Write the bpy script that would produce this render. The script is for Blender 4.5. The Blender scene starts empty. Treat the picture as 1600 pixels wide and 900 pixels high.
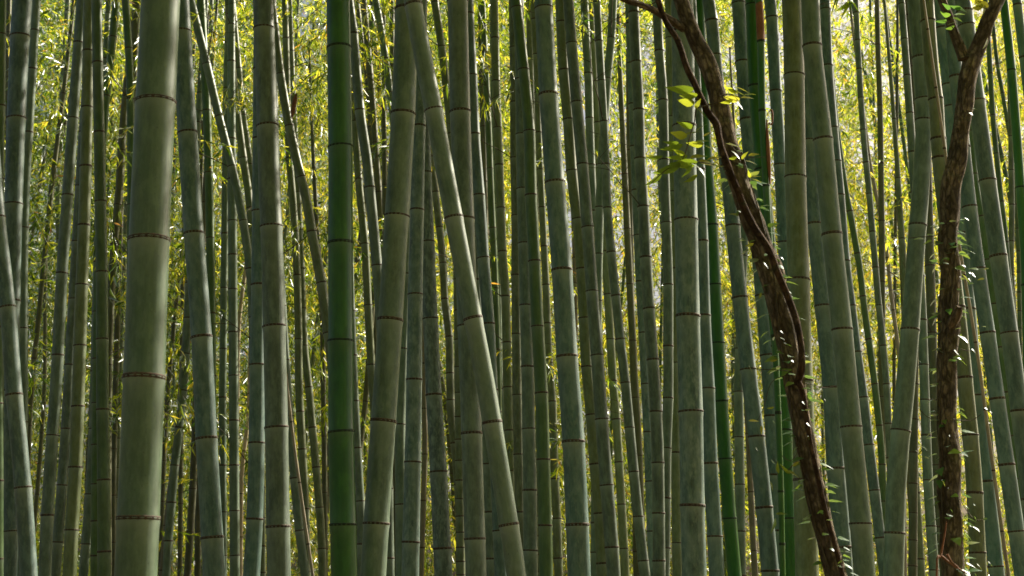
import bpy, math, random
import numpy as np
from mathutils import Vector, Matrix

random.seed(11)
rng = np.random.default_rng(11)
sc = bpy.context.scene
COL = sc.collection

# ------------------------------------------------------------------ camera
F = 2200.0                      # focal length in pixels of the 1600 px wide photograph
CAM = Vector((0, 0, 1.6))
PITCH = math.atan(480 / F)
cam_d = bpy.data.cameras.new('camera')
cam = bpy.data.objects.new('camera', cam_d)
COL.objects.link(cam)
cam.location = CAM
cam.rotation_euler = (math.pi / 2 + PITCH, 0, 0)
cam_d.sensor_width = 36
cam_d.lens = 36 * F / 1600
cam_d.clip_start = 0.05
cam_d.clip_end = 1000
cam_d.dof.use_dof = True
cam_d.dof.focus_distance = 7.6
cam_d.dof.aperture_fstop = 5.6
sc.camera = cam

# ------------------------------------------------------------------ light
SUN_EL, SUN_AZ = math.radians(36), math.radians(51)      # azimuth from the view axis to the right
w = bpy.data.worlds.new('World')
sc.world = w
w.use_nodes = True
nt = w.node_tree
sky = nt.nodes.new('ShaderNodeTexSky')
sky.sky_type = 'NISHITA'
sky.sun_disc = False
sky.sun_elevation = SUN_EL
sky.sun_rotation = SUN_AZ
sky.air_density = 1.0
sky.dust_density = 7.0
sky.ozone_density = 0.6
bg = nt.nodes['Background']
bg.inputs[1].default_value = 0.075
nt.links.new(sky.outputs[0], bg.inputs[0])
sd = bpy.data.lights.new('sun', 'SUN')
sd.energy = 5.0
sd.angle = math.radians(0.5)
sd.color = (1.0, 0.91, 0.74)
sun = bpy.data.objects.new('sun', sd)
COL.objects.link(sun)
sdir = Vector((math.sin(SUN_AZ) * math.cos(SUN_EL), math.cos(SUN_AZ) * math.cos(SUN_EL), math.sin(SUN_EL)))
sun.rotation_euler = sdir.to_track_quat('Z', 'Y').to_euler()
sun.location = sdir * 60

sc.view_settings.view_transform = 'Standard'
sc.view_settings.look = 'None'
sc.view_settings.exposure = 0.66
sc.view_settings.gamma = 1.0
sc.render.engine = 'CYCLES'
cy = sc.cycles
cy.max_bounces = 7
cy.diffuse_bounces = 4
cy.glossy_bounces = 2
cy.transmission_bounces = 5
cy.transparent_max_bounces = 4
cy.caustics_reflective = False
cy.caustics_refractive = False
cy.sample_clamp_indirect = 6
cy.use_denoising = True
try:
    cy.denoiser = 'OPENIMAGEDENOISE'
except Exception:
    pass

# ------------------------------------------------------------------ materials
def nodes_of(name):
    m = bpy.data.materials.new(name)
    m.use_nodes = True
    t = m.node_tree
    return m, t, t.nodes['Principled BSDF'], t.nodes['Material Output']

def N(t, kind, **kw):
    n = t.nodes.new(kind)
    for k, v in kw.items():
        if k.startswith('i_'):
            n.inputs[k[2:].replace('_', ' ')].default_value = v
        else:
            setattr(n, k, v)
    return n

def ramp(t, src, stops):
    r = N(t, 'ShaderNodeValToRGB')
    el = r.color_ramp.elements
    while len(el) < len(stops):
        el.new(0.5)
    for e, (p, c) in zip(el, stops):
        e.position = p
        e.color = (*c, 1) if len(c) == 3 else c
    t.links.new(src, r.inputs[0])
    return r.outputs[0]

def mixc(t, fac, a, b, mode='MIX'):
    m = N(t, 'ShaderNodeMix', data_type='RGBA', blend_type=mode)
    for sock, v in ((m.inputs[0], fac), (m.inputs[6], a), (m.inputs[7], b)):
        if hasattr(v, 'links') or isinstance(v, bpy.types.NodeSocket):
            t.links.new(v, sock)
        elif isinstance(v, (int, float)):
            sock.default_value = v
        else:
            sock.default_value = (*v, 1)
    return m.outputs[2]

def mathn(t, op, a, b=None):
    m = N(t, 'ShaderNodeMath', operation=op)
    for s, v in zip(m.inputs, (a, b)):
        if v is None:
            continue
        if isinstance(v, bpy.types.NodeSocket):
            t.links.new(v, s)
        else:
            s.default_value = v
    return m.outputs[0]

def bamboo_mat(name, c_a, c_b, bloom, lichen, rough, spec=0.5):
    """c_a / c_b: the two rind colours, bloom: strength of the white wax under each node, lichen: pale mottling."""
    m, t, p, out = nodes_of(name)
    L = t.links.new
    at = N(t, 'ShaderNodeAttribute', attribute_name='rind')
    oi = N(t, 'ShaderNodeObjectInfo')
    off = N(t, 'ShaderNodeVectorMath', operation='SCALE')
    comb = N(t, 'ShaderNodeCombineXYZ')
    for k in range(3):
        L(oi.outputs['Random'], comb.inputs[k])
    L(comb.outputs[0], off.inputs[0]); off.inputs[3].default_value = 37.0
    add = N(t, 'ShaderNodeVectorMath', operation='ADD')
    L(at.outputs['Vector'], add.inputs[0]); L(off.outputs[0], add.inputs[1])
    st = N(t, 'ShaderNodeVectorMath', operation='MULTIPLY')
    L(add.outputs[0], st.inputs[0]); st.inputs[1].default_value = (1, 1, 0.035)
    streak = N(t, 'ShaderNodeTexNoise', i_Scale=70.0, i_Detail=4.0, i_Roughness=0.6)
    L(st.outputs[0], streak.inputs['Vector'])
    st2 = N(t, 'ShaderNodeVectorMath', operation='MULTIPLY')
    L(add.outputs[0], st2.inputs[0]); st2.inputs[1].default_value = (1, 1, 0.38)
    big = N(t, 'ShaderNodeTexNoise', i_Scale=9.0, i_Detail=3.0, i_Roughness=0.55)
    L(st2.outputs[0], big.inputs['Vector'])
    col = mixc(t, ramp(t, big.outputs[0], [(0.35, (0, 0, 0)), (0.65, (1, 1, 1))]), c_a, c_b)
    dark = tuple(0.62 * v for v in c_a)
    col = mixc(t, mathn(t, 'MULTIPLY', ramp(t, streak.outputs[0], [(0.42, (0, 0, 0)), (0.68, (1, 1, 1))]), 0.45), col, dark)
    # tone of the single culm
    hv = N(t, 'ShaderNodeHueSaturation')
    L(mathn(t, 'ADD', mathn(t, 'MULTIPLY', oi.outputs['Random'], 0.42), 0.80), hv.inputs['Value'])
    L(mathn(t, 'ADD', mathn(t, 'MULTIPLY', oi.outputs['Random'], 0.25), 0.92), hv.inputs['Saturation'])
    L(col, hv.inputs['Color'])
    col = hv.outputs[0]
    # weathered blotches, stretched along the stem
    bl = N(t, 'ShaderNodeTexNoise', i_Scale=22.0, i_Detail=5.0, i_Roughness=0.62)
    L(st2.outputs[0], bl.inputs['Vector'])
    col = mixc(t, mathn(t, 'MULTIPLY', ramp(t, bl.outputs[0], [(0.47, (0, 0, 0)), (0.62, (1, 1, 1))]), min(.8, .25 + lichen)), col, tuple(1.45 * v + .01 for v in c_b))
    col = mixc(t, mathn(t, 'MULTIPLY', ramp(t, bl.outputs[0], [(0.30, (1, 1, 1)), (0.44, (0, 0, 0))]), min(.8, .2 + lichen)), col, tuple(.5 * v for v in c_a))
    # lichen and mildew mottling
    li = N(t, 'ShaderNodeTexNoise', i_Scale=46.0, i_Detail=6.0, i_Roughness=0.7)
    st3 = N(t, 'ShaderNodeVectorMath', operation='MULTIPLY')
    L(add.outputs[0], st3.inputs[0]); st3.inputs[1].default_value = (1, 1, 0.4)
    L(st3.outputs[0], li.inputs['Vector'])
    lim = mathn(t, 'MULTIPLY', ramp(t, li.outputs[0], [(0.48, (0, 0, 0)), (0.66, (1, 1, 1))]), lichen)
    col = mixc(t, lim, col, (0.31, 0.39, 0.32))
    spk = N(t, 'ShaderNodeTexNoise', i_Scale=120.0, i_Detail=2.0)
    L(add.outputs[0], spk.inputs['Vector'])
    col = mixc(t, mathn(t, 'MULTIPLY', ramp(t, spk.outputs[0], [(0.66, (0, 0, 0)), (0.74, (1, 1, 1))]), 0.45), col, (0.035, 0.035, 0.02))
    # wax bloom in a band below every node, sooty line right at it
    nd = N(t, 'ShaderNodeAttribute', attribute_name='below_node')
    blm = mathn(t, 'MULTIPLY', ramp(t, nd.outputs['Fac'], [(0.0, (1, 1, 1)), (0.22, (0.55, 0.55, 0.55)), (0.6, (0.12, 0.12, 0.12)), (1.0, (0, 0, 0))]), mathn(t, 'MULTIPLY', mathn(t, 'ADD', big.outputs[0], 0.35), 1.5 * bloom))
    col = mixc(t, blm, col, (0.35, 0.42, 0.35))
    L(col, p.inputs['Base Color'])
    L(mathn(t, 'ADD', mathn(t, 'MULTIPLY', big.outputs[0], 0.25), rough - 0.12), p.inputs['Roughness'])
    p.inputs['Specular IOR Level'].default_value = spec
    bmp = N(t, 'ShaderNodeBump', i_Strength=0.12, i_Distance=0.004)
    L(streak.outputs[0], bmp.inputs['Height'])
    L(bmp.outputs[0], p.inputs['Normal'])
    return m

BM = {
    'grey':  bamboo_mat('bamboo_rind_grey_green', (0.118, 0.172, 0.120), (0.160, 0.212, 0.152), 0.50, 0.30, 0.46),
    'blue':  bamboo_mat('bamboo_rind_blue_grey', (0.088, 0.160, 0.140), (0.130, 0.200, 0.176), 0.45, 0.38, 0.48),
    'lichen': bamboo_mat('bamboo_rind_lichen', (0.104, 0.168, 0.142), (0.155, 0.212, 0.182), 0.35, 0.75, 0.55),
    'olive': bamboo_mat('bamboo_rind_olive', (0.132, 0.168, 0.074), (0.172, 0.200, 0.104), 0.35, 0.26, 0.46),
    'green': bamboo_mat('bamboo_rind_fresh_green', (0.015, 0.125, 0.006), (0.036, 0.158, 0.009), 0.10, 0.02, 0.34, 0.6),
    'leaf':  bamboo_mat('bamboo_rind_mid_green', (0.070, 0.140, 0.045), (0.105, 0.170, 0.060), 0.22, 0.08, 0.40),
    'tan':   bamboo_mat('bamboo_rind_dry_tan', (0.190, 0.165, 0.105), (0.240, 0.205, 0.140), 0.15, 0.15, 0.55),
    'sage': bamboo_mat('bamboo_rind_sage', (0.100, 0.165, 0.092), (0.136, 0.198, 0.120), 0.35, 0.14, 0.44),
    'pale': bamboo_mat('bamboo_rind_dead_sunlit', (0.42, 0.35, 0.25), (0.52, 0.44, 0.33), 0.10, 0.10, 0.6),  # dead-stick rind, with the lit sticks' sunlight put into its paleness
    'dark':  bamboo_mat('bamboo_rind_dark_olive', (0.085, 0.095, 0.042), (0.125, 0.125, 0.062), 0.12, 0.10, 0.52),
}

def ring_mat(name, a, b, c):
    m, t, p, out = nodes_of(name)
    tc = N(t, 'ShaderNodeTexCoord')
    oi = N(t, 'ShaderNodeObjectInfo')
    add = N(t, 'ShaderNodeVectorMath', operation='ADD')
    t.links.new(tc.outputs['Object'], add.inputs[0])
    cb = N(t, 'ShaderNodeCombineXYZ')
    t.links.new(mathn(t, 'MULTIPLY', oi.outputs['Random'], 50.0), cb.inputs[0])
    t.links.new(cb.outputs[0], add.inputs[1])
    n = N(t, 'ShaderNodeTexNoise', i_Scale=3.2, i_Detail=5.0, i_Roughness=0.7)
    t.links.new(add.outputs[0], n.inputs['Vector'])
    sx = N(t, 'ShaderNodeSeparateXYZ')
    t.links.new(tc.outputs['Object'], sx.inputs[0])
    lip = mathn(t, 'ADD', mathn(t, 'MULTIPLY', sx.outputs[2], 0.5), mathn(t, 'MULTIPLY', mathn(t, 'SUBTRACT', n.outputs[0], 0.5), 0.9))
    cc = ramp(t, n.outputs[0], [(0.36, a), (0.52, b), (0.70, c)])
    t.links.new(mixc(t, ramp(t, lip, [(0.22, (0, 0, 0)), (0.42, (1, 1, 1))]), cc, c), p.inputs['Base Color'])
    p.inputs['Roughness'].default_value = 0.75
    return m

RM = {'brown': ring_mat('node_scar_brown', (0.022, 0.013, 0.009), (0.060, 0.036, 0.022), (0.20, 0.14, 0.095)),
      'green': ring_mat('node_scar_green', (0.008, 0.022, 0.008), (0.015, 0.034, 0.012), (0.05, 0.06, 0.035))}

def leaf_mat(name, stops, trans, gloss=0.06, scale=0.9):
    m, t, p, out = nodes_of(name)
    L = t.links.new
    at = N(t, 'ShaderNodeAttribute', attribute_name='tint')
    col = ramp(t, at.outputs['Fac'], stops)
    dif = N(t, 'ShaderNodeBsdfDiffuse')
    L(col, dif.inputs[0])
    tr = N(t, 'ShaderNodeBsdfTranslucent')
    trc = ramp(t, at.outputs['Fac'], trans)
    L(trc, tr.inputs[0])
    mx = N(t, 'ShaderNodeAddShader')
    L(dif.outputs[0], mx.inputs[0]); L(tr.outputs[0], mx.inputs[1])
    gl = N(t, 'ShaderNodeBsdfGlossy')
    gl.inputs['Roughness'].default_value = 0.38
    gl.inputs[0].default_value = (0.9, 0.95, 1, 1)
    m2 = N(t, 'ShaderNodeMixShader')
    fr = N(t, 'ShaderNodeFresnel', i_IOR=1.42)
    L(mathn(t, 'MULTIPLY', fr.outputs[0], gloss * 12), m2.inputs[0])
    L(mx.outputs[0], m2.inputs[1]); L(gl.outputs[0], m2.inputs[2])
    L(m2.outputs[0], out.inputs[0])
    return m

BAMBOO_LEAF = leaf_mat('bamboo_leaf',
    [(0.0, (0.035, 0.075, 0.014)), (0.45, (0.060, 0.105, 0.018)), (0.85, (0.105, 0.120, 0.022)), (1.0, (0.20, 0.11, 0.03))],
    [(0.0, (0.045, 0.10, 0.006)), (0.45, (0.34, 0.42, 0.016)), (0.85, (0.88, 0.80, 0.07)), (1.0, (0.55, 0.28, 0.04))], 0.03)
BROAD_LEAF = leaf_mat('broad_leaf',
    [(0.0, (0.05, 0.09, 0.018)), (0.6, (0.085, 0.12, 0.022)), (1.0, (0.12, 0.13, 0.03))],
    [(0.0, (0.12, 0.19, 0.012)), (0.6, (0.27, 0.32, 0.02)), (1.0, (0.45, 0.43, 0.04))], 0.03)
IVY_LEAF = leaf_mat('ivy_leaf',
    [(0.0, (0.030, 0.085, 0.030)), (0.6, (0.055, 0.120, 0.035)), (1.0, (0.10, 0.14, 0.04))],
    [(0.0, (0.08, 0.18, 0.03)), (0.6, (0.20, 0.32, 0.03)), (1.0, (0.42, 0.46, 0.05))], 0.045)

def bark_mat(name, a, b, c, scale):
    m, t, p, out = nodes_of(name)
    L = t.links.new
    at = N(t, 'ShaderNodeAttribute', attribute_name='rind')
    st = N(t, 'ShaderNodeVectorMath', operation='MULTIPLY')
    L(at.outputs['Vector'], st.inputs[0]); st.inputs[1].default_value = (1, 1, 0.30)
    n = N(t, 'ShaderNodeTexNoise', i_Scale=scale, i_Detail=8.0, i_Roughness=0.72)
    L(st.outputs[0], n.inputs['Vector'])
    n2 = N(t, 'ShaderNodeTexNoise', i_Scale=11.0, i_Detail=5.0, i_Roughness=0.65)
    L(at.outputs['Vector'], n2.inputs['Vector'])
    vo = N(t, 'ShaderNodeTexVoronoi', feature='DISTANCE_TO_EDGE', i_Scale=scale * 1.1)
    wob = N(t, 'ShaderNodeVectorMath', operation='ADD')
    L(st.outputs[0], wob.inputs[0])
    ws = N(t, 'ShaderNodeVectorMath', operation='SCALE'); ws.inputs[3].default_value = 0.02
    L(n.outputs['Color'], ws.inputs[0]); L(ws.outputs[0], wob.inputs[1])
    L(wob.outputs[0], vo.inputs['Vector'])
    crack = ramp(t, vo.outputs[0], [(0.02, (1, 1, 1)), (0.14, (0, 0, 0))])
    col = ramp(t, n.outputs[0], [(0.34, a), (0.50, b), (0.66, c)])
    col = mixc(t, ramp(t, n2.outputs[0], [(0.48, (0, 0, 0)), (0.58, (0.9, 0.9, 0.9))]), col, tuple(.45 * v for v in b))
    col = mixc(t, ramp(t, n2.outputs[0], [(0.34, (0.7, 0.7, 0.7)), (0.42, (0, 0, 0))]), col, (0.085, 0.105, 0.055))
    col = mixc(t, mathn(t, 'MULTIPLY', crack, 0.35), col, (0.018, 0.012, 0.008))
    L(col, p.inputs['Base Color'])
    p.inputs['Roughness'].default_value = 0.92
    p.inputs['Specular IOR Level'].default_value = 0.2
    hgt = mathn(t, 'SUBTRACT', n.outputs[0], mathn(t, 'MULTIPLY', crack, 0.5))
    b_ = N(t, 'ShaderNodeBump', i_Strength=1.0, i_Distance=0.02)
    L(hgt, b_.inputs['Height']); L(b_.outputs[0], p.inputs['Normal'])
    return m

BARK = bark_mat('tree_bark', (0.12, 0.092, 0.064), (0.32, 0.25, 0.175), (0.48, 0.40, 0.30), 60)
LIANA = bark_mat('liana_bark', (0.055, 0.034, 0.022), (0.17, 0.10, 0.062), (0.30, 0.20, 0.135), 90)

def plain_mat(name, a, b, scale=20, rough=0.8):
    m, t, p, out = nodes_of(name)
    tc = N(t, 'ShaderNodeTexCoord')
    n = N(t, 'ShaderNodeTexNoise', i_Scale=scale, i_Detail=6.0, i_Roughness=0.65)
    t.links.new(tc.outputs['Object'], n.inputs['Vector'])
    t.links.new(ramp(t, n.outputs[0], [(0.35, a), (0.65, b)]), p.inputs['Base Color'])
    p.inputs['Roughness'].default_value = rough
    return m

SHEATH = plain_mat('dry_sheath', (0.20, 0.075, 0.035), (0.33, 0.15, 0.07), 30)
TWIG = plain_mat('twig', (0.05, 0.038, 0.022), (0.11, 0.085, 0.05), 40)
LITTER = plain_mat('leaf_litter', (0.07, 0.05, 0.028), (0.19, 0.14, 0.075), 3.5, 0.9)

# ------------------------------------------------------------------ helpers
def mesh_from(name, V, Fc, mat, smooth=True, attrs=()):
    me = bpy.data.meshes.new(name)
    V = np.asarray(V, dtype=np.float32)
    if isinstance(Fc, np.ndarray):
        k = Fc.shape[1]
        me.vertices.add(len(V)); me.vertices.foreach_set('co', V.ravel())
        me.loops.add(Fc.size); me.loops.foreach_set('vertex_index', Fc.ravel().astype(np.int32))
        me.polygons.add(len(Fc))
        me.polygons.foreach_set('loop_start', np.arange(0, Fc.size, k, dtype=np.int32))
        me.polygons.foreach_set('loop_total', np.full(len(Fc), k, dtype=np.int32))
        me.update(calc_edges=True)
    else:
        me.from_pydata([tuple(v) for v in V.tolist()], [], Fc)
    for nm, typ, data in attrs:
        a = me.attributes.new(nm, typ, 'POINT')
        a.data.foreach_set('vector' if typ == 'FLOAT_VECTOR' else 'value', np.asarray(data, dtype=np.float32).ravel())
    me.materials.append(mat)
    if smooth:
        me.polygons.foreach_set('use_smooth', np.ones(len(me.polygons), dtype=bool))
    me.update()
    return me

def link(name, data, parent=None, loc=None):
    o = bpy.data.objects.new(name, data)
    COL.objects.link(o)
    if parent is not None:
        o.parent = parent
    if loc is not None:
        o.location = loc
    return o

def tag(o, label=None, cat=None, group=None, kind=None):
    for k, v in (('label', label), ('category', cat), ('group', group), ('kind', kind)):
        if v:
            o[k] = v
    return o

def thing(name, label, cat, loc, group=None):
    return tag(link(name, None, None, loc), label, cat, group)

def ray(x, y):
    f = Vector((0, math.cos(PITCH), math.sin(PITCH)))
    u = Vector((0, -math.sin(PITCH), math.cos(PITCH)))
    return f + Vector((1, 0, 0)) * ((x - 800) / F) + u * ((450 - y) / F)

def at(x, y, D):
    """The point of the place seen at (x, y) of the photograph on the vertical plane D metres ahead; and its depth."""
    d = ray(x, y)
    t = D / d.y
    return CAM + d * t, t

def tube(path, radii, seg, base, twist=0.0, rough=0.0, jit=None, cap=True):
    """Swept tube -> verts, faces, rind coordinates (x, y round the rind, z along it)."""
    V, R, Fc = [], [], []
    n = len(path)
    s = 0.0
    up = Vector((0, 1, 0))
    for i in range(n):
        a, b = path[max(i - 1, 0)], path[min(i + 1, n - 1)]
        tdir = (b - a).normalized()
        side = tdir.cross(up)
        if side.length < 1e-4:
            side = tdir.cross(Vector((1, 0, 0)))
        side.normalize()
        fwd = side.cross(tdir).normalized()
        if i:
            s += (path[i] - path[i - 1]).length
        r = radii[i]
        for k in range(seg):
            th = 2 * math.pi * k / seg
            rr = r
            if jit is not None:
                rr *= 1 + jit(th, s)
            q = path[i] + side * (math.cos(th) * rr) + fwd * (math.sin(th) * rr)
            V.append(q - base)
            R.append((math.cos(th) * r, math.sin(th) * r, s))
    for i in range(n - 1):
        for k in range(seg):
            k2 = (k + 1) % seg
            Fc.append((i * seg + k, (i + 1) * seg + k, (i + 1) * seg + k2, i * seg + k2))
    if cap:
        Fc.append(tuple(range(seg))[::-1])
        Fc.append(tuple((n - 1) * seg + k for k in range(seg)))
    return V, Fc, R

def spline(P, n_per=6):
    out = []
    m = len(P)
    for i in range(m - 1):
        p0, p1, p2, p3 = P[max(i - 1, 0)], P[i], P[i + 1], P[min(i + 2, m - 1)]
        for k in range(n_per):
            t = k / n_per
            out.append(0.5 * ((2 * p1) + (p2 - p0) * t + (2 * p0 - 5 * p1 + 4 * p2 - p3) * t * t + (3 * p1 - p0 - 3 * p2 + p3) * t ** 3))
    out.append(P[-1])
    return out

# ------------------------------------------------------------------ ground
gx = np.linspace(-90, 90, 61); gy = np.linspace(-60, 140, 67)
GX, GY = np.meshgrid(gx, gy)
GZ = 0.05 * np.sin(GX * 0.7) * np.cos(GY * 0.5) - 0.04
gv = np.stack([GX, GY, GZ], -1).reshape(-1, 3)
ii = np.arange(66)[:, None] * 61 + np.arange(60)[None, :]
gf = np.stack([ii, ii + 1, ii + 62, ii + 61], -1).reshape(-1, 4)
tag(link('ground', mesh_from('ground', gv, gf, LITTER)), 'forest floor of brown bamboo leaf litter', None, None, 'structure')

# ------------------------------------------------------------------ leaf sprays
def leaf_template(L, wd):
    """Four-cornered lance-shaped bamboo leaf along +x, drooping."""
    return np.array([(0, 0, 0), (0.38 * L, wd / 2, -0.02 * L), (L, 0, -0.22 * L), (0.38 * L, -wd / 2, -0.02 * L)])
LF = np.array([(0, 1, 2), (0, 2, 3)])

def rot_z(a):
    c, s = np.cos(a), np.sin(a)
    return np.array([(c, -s, 0), (s, c, 0), (0, 0, 1)])
def rot_y(a):
    c, s = np.cos(a), np.sin(a)
    return np.array([(c, 0, s), (0, 1, 0), (-s, 0, c)])
def rot_x(a):
    c, s = np.cos(a), np.sin(a)
    return np.array([(1, 0, 0), (0, c, -s), (0, s, c)])

def spray_template(r):
    """One leafy twig about 0.5 m long: fans of leaves along it and the bare twig itself."""
    V, Fc = [], []
    def put(v, f):
        o = sum(len(a) for a in V)
        V.append(v); Fc.append(f + o)
    Lt = r.uniform(0.35, 0.6)
    px = np.array([0, 0.5, 1.0]) * Lt
    pz = -np.array([0, 0.06, 0.25]) * Lt
    for a in range(2):
        q = np.array([(px[a], 0, pz[a] + .0025), (px[a], .0025, pz[a] - .002), (px[a + 1], 0, pz[a + 1] + .002), (px[a + 1], .002, pz[a + 1] - .0015)])
        put(q, np.array([(0, 2, 1), (1, 2, 3)]))
    for k in range(5):
        u = 0.3 + 0.175 * k
        x0, z0 = u * Lt, np.interp(u * Lt, px, pz)
        side = (-1) ** k
        for j in range(3 if k < 4 else 4):
            L = r.uniform(0.08, 0.15)
            v = leaf_template(L, L * r.uniform(0.13, 0.18))
            M = rot_z(side * r.uniform(0.1, 1.0) + (j - 1) * 0.55) @ rot_y(r.uniform(0.0, 0.95)) @ rot_x(r.uniform(-1.1, 1.1))
            v = v @ M.T + np.array([x0 + r.uniform(-.02, .02), 0, z0])
            put(v, LF)
    return np.concatenate(V), np.concatenate(Fc)

SPRAYS = [spray_template(rng) for _ in range(8)]

def scatter(pos, scl, name, tint_fn):
    """Many sprays in one mesh."""
    n = len(pos)
    VV, FF, TT = [], [], []
    off = 0
    which = rng.integers(0, len(SPRAYS), n)
    for k, (sv, sf) in enumerate(SPRAYS):
        idx = np.where(which == k)[0]
        if not len(idx):
            continue
        m = len(idx)
        a = rng.uniform(0, 2 * np.pi, m); b = rng.normal(0.35, 0.45, m); c = rng.normal(0, 0.5, m)
        ca, sa, cb, sb, cc, sn = np.cos(a), np.sin(a), np.cos(b), np.sin(b), np.cos(c), np.sin(c)
        Rz = np.zeros((m, 3, 3)); Rz[:, 0, 0] = ca; Rz[:, 0, 1] = -sa; Rz[:, 1, 0] = sa; Rz[:, 1, 1] = ca; Rz[:, 2, 2] = 1
        Ry = np.zeros((m, 3, 3)); Ry[:, 0, 0] = cb; Ry[:, 0, 2] = sb; Ry[:, 1, 1] = 1; Ry[:, 2, 0] = -sb; Ry[:, 2, 2] = cb
        Rx = np.zeros((m, 3, 3)); Rx[:, 0, 0] = 1; Rx[:, 1, 1] = cc; Rx[:, 1, 2] = -sn; Rx[:, 2, 1] = sn; Rx[:, 2, 2] = cc
        M = Rz @ Ry @ Rx
        v = np.einsum('mij,vj->mvi', M, sv) * scl[idx][:, None, None] + pos[idx][:, None, :]
        VV.append(v.reshape(-1, 3))
        f = sf[None] + (np.arange(m) * len(sv))[:, None, None] + off
        FF.append(f.reshape(-1, 3))
        t = tint_fn(pos[idx])
        nl = (len(sv) - 8) // 4
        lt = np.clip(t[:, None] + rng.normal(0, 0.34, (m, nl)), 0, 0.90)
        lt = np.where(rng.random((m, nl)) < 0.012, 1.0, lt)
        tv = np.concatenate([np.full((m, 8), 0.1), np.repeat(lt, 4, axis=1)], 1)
        TT.append(tv.ravel())
        off += m * len(sv)
    return mesh_from(name, np.concatenate(VV), np.concatenate(FF), BAMBOO_LEAF, False, [('tint', 'FLOAT', np.concatenate(TT))])

# crowns that hang from the culms above the picture: four shared meshes
def crown_mesh(k):
    n = 130
    h = rng.uniform(0, 1, n)
    rad = (0.25 + 1.25 * np.sin(np.pi * np.clip(0.12 + 0.8 * h, 0, 1))) * np.sqrt(rng.random(n))
    a = rng.uniform(0, 2 * np.pi, n)
    pos = np.stack([np.cos(a) * rad, np.sin(a) * rad, h * 3.4 - 0.12 * rad ** 2], -1)
    return scatter(pos, rng.uniform(0.9, 1.5, n), 'leaf_crown', lambda p: np.full(len(p), 0.3))
CROWNS = [crown_mesh(k) for k in range(4)]

# ------------------------------------------------------------------ bamboo culms
def ring_mesh(name, mat, seg=18):
    prof = [(1.0, -1.0), (1.070, -0.55), (1.045, 0.0), (1.080, 0.45), (1.0, 1.0)]
    V, Fc = [], []
    for (r, z) in prof:
        for k in range(seg):
            th = 2 * math.pi * k / seg
            V.append((r * math.cos(th), r * math.sin(th), z))
    for i in range(len(prof) - 1):
        for k in range(seg):
            k2 = (k + 1) % seg
            Fc.append((i * seg + k, (i + 1) * seg + k, (i + 1) * seg + k2, i * seg + k2))
    return mesh_from(name, V, Fc, mat)
RINGS = {k: ring_mesh('node_ring', m) for k, m in RM.items()}

def default_dia(wd):
    for lim, d in ((55, .135), (33, .13), (25, .115), (17, .10), (12, .085), (8, .07)):
        if wd >= lim:
            return d
    return .05

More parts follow.
